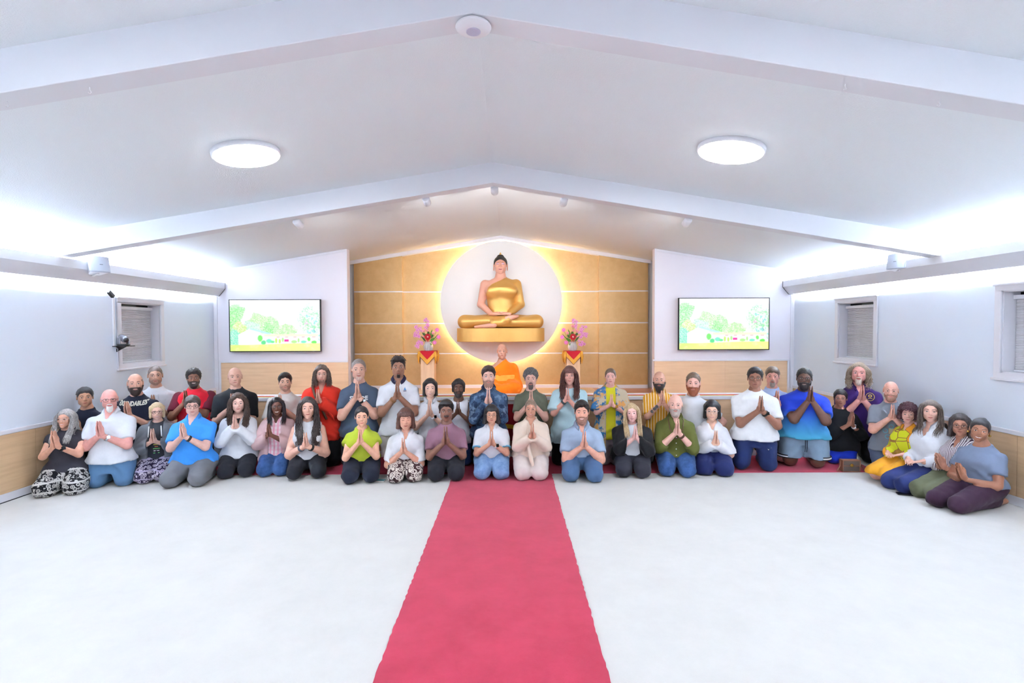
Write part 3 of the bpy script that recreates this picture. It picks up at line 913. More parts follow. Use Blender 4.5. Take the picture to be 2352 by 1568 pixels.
# ------------------------------------------------------------------ hair and beards in head space
def nz3(g, f, ph):
    return np.sin(f * g.x + ph + 1.7 * np.sin(f * .6 * g.z + ph)) * np.sin(f * 1.1 * g.z + 2.1 * ph + 1.3 * np.sin(f * .7 * g.y)) * .5 + np.sin(f * 1.9 * g.y + ph * 3 + np.sin(f * 1.3 * g.x)) * np.sin(f * 1.7 * g.z + ph) * .5
def hair_mesh(sex, style, ph, o):
    """o: dict of options t (thickness), nz, nf (noise), fringe, len, bun, part"""
    t = o.get('t', .012); na = o.get('nz', .003); nf = o.get('nf', 70)
    dn = o.get('down', -.07)
    g = Grid((-.135, -.145, min(-.13, dn - .05)), (.135, .175, .175), .0076)
    sk = ell(g, (0, .014, .028), (.0745, .0935, .0875))
    zf = o.get('front', .066)
    ys = [-.2, -.085, -.066, -.052, -.040, -.028, -.010, .0, .034, .045, .06, .2]
    zl = [zf, zf, zf - .008, o.get('temple', .030), .012, -.022 + o.get('burn', 0), -.028 + o.get('burn', 0), .014, .016, -.030, -.066, -.075]
    zline = np.interp(g.y.ravel(), ys, zl).astype(f32)[None, :, None] + f32(o.get('peak', .0)) * np.abs(g.x) * 10
    tt = t * (.55 + .45 * np.clip((g.z - .0) / .09, 0, 1)) if o.get('fade') else t
    if o.get('quiff'): tt = tt + o['quiff'] * np.clip((-g.y + .01) / .08, 0, 1) * np.clip((g.z - .05) / .04, 0, 1)
    zline = zline + f32(.004) * np.sin(g.x * 150 + ph * 3) + f32(.003) * np.sin(g.x * 330 + g.y * 200 + ph)
    cap = sk - tt * np.clip((g.z - zline) / .028, .12, 1)
    cap = smax(cap, (zline - g.z) * f32(.85), .006)
    if style == 'ring':
        cap = smax(cap, g.z - f32(o.get('ring_top', .055)) - np.clip(g.y, 0, 1) * .2, .01)
    d = cap
    if style in ('bob', 'mid', 'long'):
        z1 = dn
        wv = o.get('w', .022)
        for s in (-1, 1):
            d = smin(d, cone(g, (s * .070, .020, .05), (s * (.079 + o.get('flare', 0)), .000, z1), .028, wv, 1.5), .02)
            d = smin(d, cone(g, (s * .040, .075, .03), (s * .050, .062, z1 - .004), .045, wv + .012, 1.0), .03)
        d = smin(d, cone(g, (0, .088, .03), (0, .080, z1 - .004), .035, wv + .006), .03)
        d = smax(d, f32(z1 - .012) - g.z, .008)
        d = smax(d, -ell(g, (o.get('part_x', 0), -.095, o.get('face_z', -.028)), (o.get('face_w', .062), .085, o.get('face_h', .098))), .008)
        if o.get('fringe'):
            fr = np.maximum(np.maximum(sk - .010, np.abs(g.x) - .062), np.maximum(f32(o['fringe']) + np.abs(g.x) * .12 - g.z, g.y + .03))
            d = smin(d, fr, .008)
    if o.get('bun'):
        c, r = o['bun']; d = smin(d, ell(g, c, (r, r, r * .9)), .012)
    if o.get('pony'):
        d = smin(d, cone(g, (0, .095, .05), (.02, .13, -.06), .022, .014), .02)
    if na > 0: d = d + f32(na) * nz3(g, nf, ph)
    d = np.maximum(d, -(sk + .004)) if style in ('short', 'ring') and False else d
    V, Q = nets(d, g)
    return V, Q
def locks(rng, n, length, wave, side_only=False, front=.5, rad=.010, tops=.085, spread=.025, sides=(-1, 1), bow=.088, wf=3.0, yf=-.105, segs=16, twist=1.0):
    """long strands hanging beside the face, in head space"""
    t = np.linspace(0, 1, segs)
    P = np.zeros((n, segs, 3)); Rr = np.zeros((n, segs))
    for i in range(n):
        s = rng.choice(sides); fr = rng.rand() < front
        y0 = rng.uniform(-.055, .02) if fr else rng.uniform(.0, .09)
        x0 = s * rng.uniform(.012, .055); z0 = tops * rng.uniform(.85, 1.12)
        L = length * rng.uniform(.82, 1.06)
        rq = rng.rand(); bx = s * (bow - .012 + rq * (spread + .012)); by = y0 * .9 + (-.01 if fr else .01)
        ex = s * (.052 + .06 * rq + rng.uniform(-.008, .008)); ey = yf + rng.uniform(-.022, .02) if fr else rng.uniform(.06, .10)
        k = [np.array((x0, y0, z0)), np.array((bx * .95, by, .045)), np.array((bx, by, -.045)), np.array(((bx + ex) / 2 * 1.06, (by * .45 + ey * .55), -.045 - (L - .045) * .42)), np.array((ex, ey, -L))]
        kt = [0, .18, .42, .68, 1.0]
        for c in range(3):
            P[i, :, c] = np.interp(t, kt, [q[c] for q in k])
        # smooth
        for _ in range(2): P[i, 1:-1] = (P[i, :-2] + 2 * P[i, 1:-1] + P[i, 2:]) / 4
        ph = rng.uniform(0, 6.28); a = wave * np.clip(t * 1.6 - .25, 0, 1)
        w1 = wf * rng.uniform(.75, 1.35); ph2 = rng.uniform(0, 6.28)
        P[i, :, 0] += a * np.sin(t * w1 * 6.28 + ph) + a * .4 * np.sin(t * w1 * 15 + ph2); P[i, :, 1] += a * twist * np.cos(t * w1 * 6.28 + ph) + a * .4 * np.cos(t * w1 * 13 + ph2)
        Rr[i] = rad * rng.uniform(.75, 1.2) * np.interp(t, [0, .1, .6, 1], [.5, 1, .95, .25])
    return P, Rr
def curls(rng, n, R0, size, zmin=-.02, yfront=-.06, face=True, zfront=.06, c=(0, .014, .03), rr=(.076, .095, .09)):
    """short spiral tufts all over the scalp"""
    segs = 9; t = np.linspace(0, 1, segs)
    P = []; Rr = []
    while len(P) < n:
        v = rng.normal(size=3); v /= np.linalg.norm(v)
        p = np.array(c) + v * np.array(rr) * R0
        if p[2] < zmin: continue
        if p[1] < yfront and p[2] < zfront: continue
        a = np.cross(v, [0.2, .1, 1.0]); a /= np.linalg.norm(a) + 1e-6; b = np.cross(v, a)
        ph = rng.uniform(0, 6.28); k = rng.uniform(.7, 1.3)
        pt = p[None] + v[None] * (t * size * .9)[:, None] + (a[None] * np.cos(ph + t * 6)[:, None] + b[None] * np.sin(ph + t * 6)[:, None]) * size * .55 * k
        P.append(pt); Rr.append(size * .26 * np.interp(t, [0, .5, 1], [1, 1, .5]))
    return tubes_np(np.array(P), np.array(Rr), 5)
def combed(rng, n, R0, zfront, c=(0, .014, .028), rr=(.0745, .0935, .0875)):
    """strands lying on the scalp, brushed back and to the sides"""
    segs = 7; t = np.linspace(0, 1, segs); P = []; Rr = []
    side = rng.choice((-1, 1))
    while len(P) < n:
        v = rng.normal(size=3); v /= np.linalg.norm(v)
        p = np.array(c) + v * np.array(rr)
        if p[2] < .035 or (p[1] < -.05 and p[2] < zfront): continue
        d = np.array((side * .5 + v[0] * .8, .9, -.25)) + rng.normal(size=3) * .12
        q = v[None] + (t * rng.uniform(.35, .6))[:, None] * d[None]
        q /= np.linalg.norm(q, axis=1, keepdims=True)
        P.append(np.array(c) + q * np.array(rr) * (R0 - .02 + .06 * np.sin(t * np.pi) * rng.uniform(.3, 1))[:, None]); Rr.append(.0032 * np.interp(t, [0, .4, 1], [.6, 1, .3]))
    return tubes_np(np.array(P), np.array(Rr), 4)
def beard_mesh(sex, kind, t, ph=0.0, longer=0.0):
    g = Grid((-.09, -.15, -.155 - longer), (.09, .04, .02), .0058)
    hd = head_field(g, sex)
    d = hd - t
    if longer > 0: d = smin(d, ell(g, (0, -.060, -.105 - longer * .45), (.043, .036, .034 + longer * .5)), .03)
    ys = [-.2, -.085, -.07, -.045, -.02, -.004, .02]
    zt = [-.040, -.040, -.052, -.046, -.022, -.004, .0]
    line = np.interp(g.y.ravel(), ys, zt).astype(f32)[None, :, None]
    d = smax(d, g.z - line, .004)
    d = smax(d, g.y + f32(.016), .006)
    if kind == 'full': pass
    if kind == 'goatee': d = smax(d, ell(g, (0, -.085, -.088), (.032, .05, .052 + longer)), .008)
    if kind == 'chin': d = np.maximum(np.maximum(d, np.abs(g.x) - .020), np.maximum(g.z + .074, g.y + .045))
    if kind == 'mous': d = np.maximum(np.maximum(d, np.abs(g.x) - .031), np.maximum(-.0595 - g.z + np.abs(g.x) * .25, g.y + .06))
    # mouth opening and the bare strip beside the nose
    d = smax(d, -ell(g, (0, -.10, -.0625), (.024, .03, .0098)), .003)
    d = smax(d, -ell(g, (0, -.112, -.028), (.018, .02, .012)), .003)
    d = d + f32(.0012) * nz3(g, 160, ph)
    return nets(d, g)
# ================================================================== PEOPLE
def skin_mat(col):
    k = 'skin_%02x%02x%02x' % col
    if k in MATS: return MATS[k]
    m, nt, b = newmat(k)
    c = lin(col)
    f = noise(nt, objco(nt), 26, 5, .6)
    rp = ramp(nt, [(.3, (c[0] * .90, c[1] * .86, c[2] * .84, 1)), (.7, (min(1, c[0] * 1.06), c[1] * 1.05, c[2] * 1.04, 1))])
    nt.links.new(f, rp.inputs['Fac']); nt.links.new(rp.outputs['Color'], b.inputs['Base Color'])
    b.inputs['Roughness'].default_value = .48; b.inputs['Specular IOR Level'].default_value = .4
    MATS[k] = m
    return m
def hair_mat(col, hi=None):
    k = 'hair_%02x%02x%02x' % col
    if k in MATS: return MATS[k]
    m, nt, b = newmat(k)
    c = lin(col); h = lin(hi) if hi else tuple(min(1, v * 1.9 + .006) for v in c[:3]) + (1,)
    f = noise(nt, objco(nt, (1, 1, .16)), 150, 4, .7)
    rp = ramp(nt, [(.35, c), (.72, h)])
    nt.links.new(f, rp.inputs['Fac']); nt.links.new(rp.outputs['Color'], b.inputs['Base Color'])
    b.inputs['Roughness'].default_value = .42; b.inputs['Specular IOR Level'].default_value = .45
    bump(nt, b, f, .6, .003)
    MATS[k] = m
    return m
def cloth(name, col, rough=.9, bs=420, sheen=.04, **kw):
    """plain or patterned fabric; pattern in kw: pat, c2, c3, scale"""
    k = 'cloth_' + name
    if k in MATS: return MATS[k]
    m, nt, b = newmat(k)
    c = lin(col); L = nt.links
    b.inputs['Roughness'].default_value = rough; b.inputs['Sheen Weight'].default_value = sheen; b.inputs['Specular IOR Level'].default_value = .25
    pat = kw.get('pat'); c2 = lin(kw['c2']) if 'c2' in kw else c; c3 = lin(kw['c3']) if 'c3' in kw else c2; sc = kw.get('scale', 1.0)
    def mix(fac, a, bb):
        n = nt.nodes.new('ShaderNodeMix'); n.data_type = 'RGBA'
        if hasattr(fac, 'links') or hasattr(fac, 'is_linked'): L.new(fac, n.inputs[0])
        else: n.inputs[0].default_value = fac
        for s, v in ((6, a), (7, bb)):
            if isinstance(v, tuple): n.inputs[s].default_value = v
            else: L.new(v, n.inputs[s])
        return n.outputs[2]
    def math_(op, a, bb=None):
        n = nt.nodes.new('ShaderNodeMath'); n.operation = op
        for s, v in ((0, a), (1, bb)):
            if v is None: continue
            if isinstance(v, (int, float)): n.inputs[s].default_value = v
            else: L.new(v, n.inputs[s])
        return n.outputs[0]
    out = None
    if pat is None:
        f = noise(nt, objco(nt), 18, 4, .6)
        rp = ramp(nt, [(.3, tuple(v * .95 for v in c[:3]) + (1,)), (.7, tuple(min(1, v * 1.03) for v in c[:3]) + (1,))])
        L.new(f, rp.inputs['Fac']); out = rp.outputs['Color']
    elif pat == 'stripe':      # vertical stripes
        v = objco(nt, rot=kw.get('rot', (0, 0, 0)))
        sep = nt.nodes.new('ShaderNodeSeparateXYZ'); L.new(v, sep.inputs[0])
        f = math_('FRACT', math_('MULTIPLY', sep.outputs[0], sc))
        out = mix(math_('GREATER_THAN', f, kw.get('duty', .72)), c, c2)
    elif pat == 'plaid':
        v = objco(nt); sep = nt.nodes.new('ShaderNodeSeparateXYZ'); L.new(v, sep.inputs[0])
        fx = math_('GREATER_THAN', math_('FRACT', math_('MULTIPLY', sep.outputs[0], sc)), .5)
        fz = math_('GREATER_THAN', math_('FRACT', math_('MULTIPLY', sep.outputs[2], sc * .9)), .55)
        gx = math_('GREATER_THAN', math_('FRACT', math_('MULTIPLY', sep.outputs[0], sc * 3.7)), .86)
        o1 = mix(math_('MULTIPLY', fx, .75), c, c2); o2 = mix(math_('MULTIPLY', fz, .35), o1, c2)
        out = mix(math_('MULTIPLY', gx, .8), o2, c3)
    elif pat == 'camo':
        v = objco(nt, (sc, sc, sc))
        f1 = noise(nt, v, 9, 5, .62); f2 = noise(nt, objco(nt, (sc, sc, sc), loc=(3, 5, 1)), 15, 5, .7)
        a = mix(ramp_fac(nt, f1, .50, .53), c, c2); out = mix(ramp_fac(nt, f2, .56, .58), a, c3)
    elif pat == 'print':       # scattered motifs with bands (elephant and paisley trousers)
        v = objco(nt, (sc, sc, sc))
        vo = nt.nodes.new('ShaderNodeTexVoronoi'); vo.feature = 'F1'; vo.inputs['Scale'].default_value = 34; L.new(v, vo.inputs['Vector'])
        d = vo.outputs['Distance']
        ringm = math_('LESS_THAN', math_('ABSOLUTE', math_('SUBTRACT', d, .42)), .10)
        core = math_('LESS_THAN', d, .20)
        n2 = math_('GREATER_THAN', noise(nt, v, 70, 3, .6), .56)
        msk = math_('MAXIMUM', math_('MAXIMUM', math_('MULTIPLY', ringm, 1.0), core), math_('MULTIPLY', n2, math_('GREATER_THAN', noise(nt, v, 14, 2), .47)))
        out = mix(msk, c, c2)
        if 'c3' in kw:
            wv = nt.nodes.new('ShaderNodeTexWave'); wv.wave_type = 'BANDS'; wv.bands_direction = 'Z'; wv.inputs['Scale'].default_value = 4.2; wv.inputs['Distortion'].default_value = 2.5
            L.new(v, wv.inputs['Vector'])
            out = mix(math_('GREATER_THAN', wv.outputs['Fac'], .93), out, c3)
    elif pat == 'floral':
        v = objco(nt, (sc, sc, sc))
        vo = nt.nodes.new('ShaderNodeTexVoronoi'); vo.inputs['Scale'].default_value = 11; L.new(v, vo.inputs['Vector'])
        col_ = vo.outputs['Color']; sp = nt.nodes.new('ShaderNodeSeparateColor'); L.new(col_, sp.inputs[0])
        rp = ramp(nt, [(0, c), (.34, c2), (.62, c3), (.82, lin(kw.get('c4', (240, 215, 225))))], 'CONSTANT'); L.new(sp.outputs[0], rp.inputs['Fac'])
        ed = nt.nodes.new('ShaderNodeTexVoronoi'); ed.feature = 'DISTANCE_TO_EDGE'; ed.inputs['Scale'].default_value = 11; L.new(v, ed.inputs['Vector'])
        out = mix(math_('LESS_THAN', ed.outputs['Distance'], .035), rp.outputs['Color'], lin(kw.get('c5', (150, 110, 60))))
    elif pat == 'ombre':
        v = objco(nt); sep = nt.nodes.new('ShaderNodeSeparateXYZ'); L.new(v, sep.inputs[0])
        mr_ = nt.nodes.new('ShaderNodeMapRange'); mr_.inputs[1].default_value = kw['z0']; mr_.inputs[2].default_value = kw['z1']; L.new(sep.outputs[2], mr_.inputs[0])
        out = mix(mr_.outputs[0], c2, c)
    elif pat == 'denim':
        v = objco(nt); f = noise(nt, v, 12, 5, .7)
        rp = ramp(nt, [(.32, c), (.70, c2)]); L.new(f, rp.inputs['Fac']); out = rp.outputs['Color']
    L.new(out, b.inputs['Base Color'])
    nb = math_('ADD', math_('MULTIPLY', noise(nt, objco(nt), bs, 2), .35), noise(nt, objco(nt, (1, 1, .4)), 30, 3, .55))
    bump(nt, b, nb, .4, .006)
    MATS[k] = m
    return m
def ramp_fac(nt, f, a, b_):
    mr_ = nt.nodes.new('ShaderNodeMapRange'); mr_.inputs[1].default_value = a; mr_.inputs[2].default_value = b_; nt.links.new(f, mr_.inputs[0])
    return mr_.outputs[0]

M_eyew = mat('eye_white', (224, 218, 214), .3)
M_teeth = mat('teeth', (238, 232, 224), .3)
def iris_mat(c): return mat('iris_%02x%02x%02x' % c, c, .2)

def ik(Sh, W, L1, L2, pole):
    Sh, W, pole = np.array(Sh, float), np.array(W, float), np.array(pole, float)
    D = np.linalg.norm(W - Sh); u = (W - Sh) / D
    if D > (L1 + L2) * .985:
        k = D / ((L1 + L2) * .985); L1 *= k; L2 *= k
    a = (L1 * L1 - L2 * L2 + D * D) / (2 * D); h = math.sqrt(max(L1 * L1 - a * a, 1e-6))
    p = pole - u * np.dot(pole, u); p /= np.linalg.norm(p)
    return Sh + u * a + p * h

def rotz_np(V, a, c=(0, 0, 0)):
    ca, sa = math.cos(a), math.sin(a); c = np.array(c); P = V - c
    return np.stack([P[:, 0] * ca - P[:, 1] * sa, P[:, 0] * sa + P[:, 1] * ca, P[:, 2]], 1) + c
def rotx_np(V, a):
    ca, sa = math.cos(a), math.sin(a)
    return np.stack([V[:, 0], V[:, 1] * ca - V[:, 2] * sa, V[:, 1] * sa + V[:, 2] * ca], 1)
def roty_np(V, a):
    ca, sa = math.cos(a), math.sin(a)
    return np.stack([V[:, 0] * ca + V[:, 2] * sa, V[:, 1], -V[:, 0] * sa + V[:, 2] * ca], 1)

PN = [0]
def person(label, hx, top, chin, d, sw, tip, pose='seiza', sex='m', skin=(205, 160, 140), yaw=None, ht=.008,
           hair=None, hopt=None, hcol=(40, 32, 28), hhi=None, lock=None, curl=None, beard=None, bcol=None, smile=.3, eyes=.86, iris=(60, 40, 30),
           brow=None, topm=None, sleeve='short', neck='crew', hem=0.0, loose=.014, collar=None, jacket=None, jgap=(.06, .10), jsl='long', jhem=-.06,
           bottom=None, shorts=False, bl=.016, knee=None, kn_f=.28, belly=1.0, bust=0.0, hip=1.0, waist=1.0, hands='pray', hoff=0.0, armr=1.0, seat=None,
           glasses=None, watch=None, legs=True, headyaw=None, headtilt=0.0, hy=-.23, tuck=False, bracelet=None, lean=0.0, headroll=0.0, group=None, flare=0.0, tilt=16, hs=None, headw=1.0, wide=0.0, base=0.0):
    PN[0] += 1; ph = PN[0] * 1.37; rng = np.random.RandomState(PN[0] * 11 + 3)
    k = d / F
    P0 = at(hx, top, d)
    X, Zt = P0.x, P0.z - ht - base
    Hh = (chin - top) * k - ht
    s = Hh / .23; zch = Zt - Hh
    Sw = sw * k / 2 * .95
    acam = math.atan2(CAM_LOC.x - X, d)
    if yaw is None: yaw = math.degrees(acam) * .7
    ya = R(yaw)
    hya = (acam - ya) if headyaw is None else R(headyaw)
    fem = sex == 'f'
    hs = (hs * .95 if hs else (s * (.86 if fem else .93)))
    zj = zch - .082 * s
    if pose == 'kneel': zh = seat if seat else .345 * Zt
    else: zh = seat if seat else .185
    L = zj - zh
    Wt = Sw - .028
    dep = .108 * (Sw / .2) ** .5
    # ---------------- torso profile
    zs = [zh - .12, zh, zh + .30 * L, zh + .64 * L, zj - .040 * s, zj + .004 * s, zj + .026 * s, zj + .046 * s, zj + .070 * s]
    ws = [Wt * .80 * hip, Wt * .88 * hip, Wt * .80 * waist, Wt * .84, Wt * .77, Wt * .58, Wt * .40, .068 * s, .050 * s]
    ds = [dep * 1.02, dep * 1.08, dep * (.90 + .22 * (belly - 1) * 3), dep * 1.04, dep * .90, dep * .72, dep * .60, .062 * s, .050 * s]
    cy = [.01, .0, -.035 * (belly - 1) * 2 - .005, -.005, .004, .010, .014, .016, .016]
    cy = [c - lean * (z - zh) for c, z in zip(cy, zs)]
    ylean = -lean * (zj - zh)
    # ---------------- arms
    Lu, Lf = (.285 * s, .255 * s)
    Sh = {q: np.array((q * (Sw - .050 * s * armr - loose * .6), .012 + ylean, zj - .060 * s - .30 * max(0, Sw - .18))) for q in (-1, 1)}
    wr = {}; el = {}
    if pose == 'kneel' and hy == -.23: hy = -.20
    yh = hy + ylean
    if hands == 'pray':
        tipz = at(hx, tip, d + yh * math.cos(ya)).z - base
        ta = R(tilt)
        zw = tipz - .183 * hs * math.cos(ta)
        yw = yh
        for q in (-1, 1):
            wr[q] = np.array((hoff + q * .026 * hs, yw + .004, zw - .012 * hs))
            el[q] = ik(Sh[q], wr[q], Lu, Lf, (q * (.62 + wide), .15, -.88))
    elif hands == 'lap':
        for q in (-1, 1):
            wr[q] = np.array((q * .075 + hoff, -.19, zh + .085)) if pose != 'cross' else np.array((q * .11, -.22, zh - .045))
            el[q] = ik(Sh[q], wr[q], Lu * 1.0, Lf * 1.0, (q * .40, .3, -.85))
    else:   # down: arms hang, hands on the thighs
        for q in (-1, 1):
            wr[q] = np.array((q * (Sw + .01), -.10, zh - .03))
            el[q] = ik(Sh[q], wr[q], Lu, Lf, (q * .9, .5, -.1))
    # ---------------- legs
    kx = (knee * k / 2 - .058 - bl - .008) if knee else .105
    kx = max(kx, .068)
    rt, rk, ra_ = .090 * (Sw / .2) ** .6 * hip, .067 * (Sw / .2) ** .4, .040
    lg = {}
    for q in (-1, 1):
        if pose == 'kneel':
            sb_ = min(1.0, (6.075 - d) / (.45 * s)) if abs(X) < 3.42 and d < 6.08 else 1.0
            lg[q] = [(q * .085 * (Sw / .2), .0, zh - .02), (q * kx, -.035, rk + .012), (q * kx * .85, .33 * s * sb_, .048), (q * kx * .8, .43 * s * sb_, .035)]
        elif pose == 'cross':
            lg[q] = [(q * .08, .0, zh - .03), (q * .20, -.20, .08), (q * -.05, -.27, .06), (q * -.12, -.25, .05)]
        else:
            lg[q] = [(q * .092 * (Sw / .2), .02, zh - .015), (q * kx, -kn_f + .05, rk + .010), (q * kx * .95, .06, .048), (q * kx * .85, .20, .034)]
    # ---------------- voxel fields
    V0 = .0142
    xm = max(Sw, abs(el[1][0]), abs(el[-1][0]), kx + .09) + .09
    ymin = min(-kn_f - .08 if pose == 'seiza' else (-.36 if pose == 'cross' else -.20), yh - .08); ymax = .30 if pose != 'kneel' else .50
    g = Grid((-xm, ymin, -.01), (xm, ymax, zch + .07 * s), V0)
    tor = loft(g, zs, ws, ds, cy)
    if bust > 0:
        for q in (-1, 1): tor = smin(tor, ell(g, (q * .40 * Wt, -dep * .70 + ylean * .6, zh + .62 * L), (.075 * s, .062 * s * bust, .075 * s)), .03)
    up = {q: cone(g, Sh[q], el[q], .047 * s * armr, .041 * s * armr) for q in (-1, 1)}
    fo = {q: cone(g, el[q], wr[q], .042 * s * armr, .0265 * s * min(armr, 1.12)) for q in (-1, 1)}
    hc = np.array((0.0, -.018 + ylean * 1.15, Zt - Hh / 2))
    nk = cone(g, (0, .018 + ylean, zj), (0, .012 + ylean * 1.1, zch + .045 * s), (.054 if not fem else .046) * s, (.052 if not fem else .043) * s)
    body = smin(tor, nk, .04)
    for q in (-1, 1):
        body = smin(body, up[q], .035); 
    fa = smin(up[1], fo[1], .012); fb = smin(up[-1], fo[-1], .012)
    body = np.minimum(body, np.minimum(fa, fb))
    th = {}; sk_ = {}
    if legs:
        for q in (-1, 1):
            a_, b_, c_, e_ = lg[q]
            th[q] = cone(g, a_, b_, rt, rk); sk_[q] = smin(cone(g, b_, c_, rk * .93, ra_), cone(g, c_, e_, ra_ * .9, .028), .02)
        leg = np.minimum(smin(th[1], sk_[1], .02), smin(th[-1], sk_[-1], .02))
        body = smin(body, leg, .03)
    body = np.maximum(body, f32(.004) - g.z)
    A = Acc()
    A.add(*nets(body, g), 0)
    # ---------------- head with its face
    HV, HQ = HEADS[sex]
    def head_x(V):
        V = np.asarray(V, float).copy(); V[:, 0] *= headw
        V = V * s
        if headtilt: V = rotx_np(V, R(headtilt))
        if headroll: V = roty_np(V, R(headroll))
        return rotz_np(V, hya) + hc
    A.add(head_x(HV), HQ, 0)
    for (V, Q, mi) in face_cached(sex, smile, eyes, (brow[1] if brow else (1.0 if not fem else .75))): A.add(head_x(V), Q, mi)
    # ---------------- hands
    if hands == 'pray':
        for q, (V, Q) in ((1, HAND_R), (-1, HAND_L)):
            A.add(rotx_np(V * hs, R(tilt)) + np.array((hoff, yw, zw)), Q, 0)
    elif hands == 'lap':
        for q in (-1, 1):
            V, Q = HAND_FLAT; V = V.copy()
            if q > 0: V[:, 0] *= -1; Q = Q[:, ::-1]
            V = rotz_np(rotx_np(V * hs * .95, R(14)), R(-q * 42)) + wr[q] + np.array((0, 0, .012 if q > 0 else 0))
            A.add(V, Q, 0)
    else:
        for q in (-1, 1):
            V, Q = HAND_FLAT; V = V.copy()
            if q > 0: V[:, 0] *= -1; Q = Q[:, ::-1]
            A.add(rotx_np(V * hs * .95, R(35)) + wr[q], Q, 0)
    bcolr = brow[0] if brow else tuple(int(v * .75) for v in hcol)
    lipc = (min(255, int(skin[0] * .86)), int(skin[1] * .62), int(skin[2] * .64)) if skin[0] > 130 else (int(skin[0] * .92), int(skin[1] * .74), int(skin[2] * .78))
    lash = tuple(int(v * .30) for v in skin) if not fem else tuple(int(v * .2) for v in skin)
    ms = [skin_mat(skin), M_eyew, iris_mat(iris), mat('brow_%02x%02x%02x' % tuple(bcolr), bcolr, .8), mat('lip_%02x%02x%02x' % lipc, lipc, .4), mat('lash_%02x%02x%02x' % lash, lash, .7), M_teeth]
    me = A.mesh('person', ms)
    if base == 0 and d > 5.1: base = .007          # on the red carpet
    root = link('person', me, None, (X, d, base), ya)
    tag(root, label, 'person', group)
    # ---------------- clothes
    wr_amp = f32(.0052)
    wrinkle = wr_amp * .6 * nz3(g, 36, ph) + f32(.0040) * np.sin((np.abs(g.x) * .9 + g.z * .55) * 62 + 3.2 * nz3(g, 13, ph) + ph) * (.5 + .5 * np.sin(g.z * 17 + g.x * 9 + ph))
    info = dict(root=root, g=g, zh=zh, zj=zj, L=L, Sw=Sw, s=s, hc=hc, head_x=head_x, wr=wr, el=el, Sh=Sh, Hh=Hh, zch=zch, dep=dep, yw=(yh), rng=rng, ylean=ylean, Wt=Wt, Zt=Zt, tor=tor, hs=hs, hya=hya, up=up, fo=fo, leg=(leg if legs else None), wrinkle=wrinkle)
    def sleeve_f(q, kind, off):
        u = el[q] - Sh[q]; Lq = np.linalg.norm(u); u = u / Lq
        if kind in ('short', 'half', 'cap', 'tee'):
            fr = {'cap': .34, 'short': .62, 'tee': .74, 'half': .93}[kind]
            e = Sh[q] + u * Lq * min(1.0, fr + .15)
            c = cone(g, Sh[q], e, .047 * s * armr + off * .6, .050 * s * armr + off * 1.15 + flare)
            cut = Sh[q] + u * Lq * fr
            pl_ = (g.x - f32(cut[0])) * f32(u[0]) + (g.y - f32(cut[1])) * f32(u[1]) + (g.z - f32(cut[2])) * f32(u[2])
            return np.maximum(c, pl_)
        v = wr[q] - el[q]; Lv = np.linalg.norm(v); v = v / Lv
        fr = {'long': .97, 'roll': .30, 'q3': .62}[kind]
        c1 = cone(g, Sh[q], el[q], .047 * s * armr + off * .6, .044 * s * armr + off)
        c2 = cone(g, el[q], wr[q], .045 * s * armr + off, .030 * s + off * .8 + flare)
        cut = el[q] + v * Lv * fr
        pl_ = (g.x - f32(cut[0])) * f32(v[0]) + (g.y - f32(cut[1])) * f32(v[1]) + (g.z - f32(cut[2])) * f32(v[2])
        return smin(c1, np.maximum(c2, pl_), .015)
    def neck_cut(kind):
        c = ell(g, (0, -.004 + ylean, zj + .098 * s), (.080 * s, .092 * s, .068 * s))
        if kind == 'wide': c = ell(g, (0, -.012 + ylean, zj + .095 * s), (.100 * s, .11 * s, .078 * s))
        if kind == 'tank': c = ell(g, (0, -.018 + ylean, zj + .09 * s), (.092 * s, .12 * s, .105 * s))
        if kind in ('v', 'deepv', 'open'):
            zv = {'v': .085, 'deepv': .155, 'open': .13}[kind] * s
            tn = {'v': .42, 'deepv': .42, 'open': .30}[kind]
            w_ = (np.abs(g.x) - (g.z - f32(zj + .045 * s - zv)) * f32(tn)) * f32(.92)
            c = np.minimum(c, np.maximum(w_, g.y + f32(.0)))
        return c
    def shirt_field(off, kind, nck, hemz, fl=0.0):
        offz = f32(off) + f32(fl) * np.clip((f32(zh + .25 * L) - g.z) / f32(max(.05, .3 * L)), 0, 1.2)
        t_ = tor - offz
        for q in (-1, 1):
            if kind == 'none':
                t_ = smin(t_, np.maximum(ell(g, (q * (Sw - .085 * s), .012 + ylean, zj - .02 * s), (.05 * s, .07 * s, .045 * s)) - off * .3, np.abs(g.x) - (Sw - .055 * s)), .02)
            else: t_ = smin(t_, sleeve_f(q, kind, off), .028)
        if kind == 'none': t_ = smax(t_, -np.minimum(ell(g, (Sw - .002 * s, .0 + ylean, zj - .070 * s), (.058 * s, .12, .085 * s)), ell(g, (-Sw + .002 * s, .0 + ylean, zj - .070 * s), (.058 * s, .12, .085 * s))), .01)
        if pose == 'seiza' and legs:
            lap = np.minimum(th[1], th[-1]) - f32(bl + .012)
            yl_ = f32(-.055 - .05 * (belly - 1) - .02 * bust) + f32(.010) * np.sin(g.x * 31 + ph)
            t_ = smin(t_, np.maximum(np.maximum(lap, yl_ - g.y), f32(zh - .13) - g.z), .035)
        t_ = t_ + wrinkle * (1 + np.clip((f32(zh + .4 * L) - g.z) * 4, 0, 1.2))
        t_ = np.maximum(t_, f32(hemz) + f32(.006) * np.sin(g.x * 23 + ph) - g.z)
        if nck: t_ = np.maximum(t_, -neck_cut(nck))
        return t_
    hemz = zh + .005 + hem if pose != 'kneel' else zh - .075 + hem
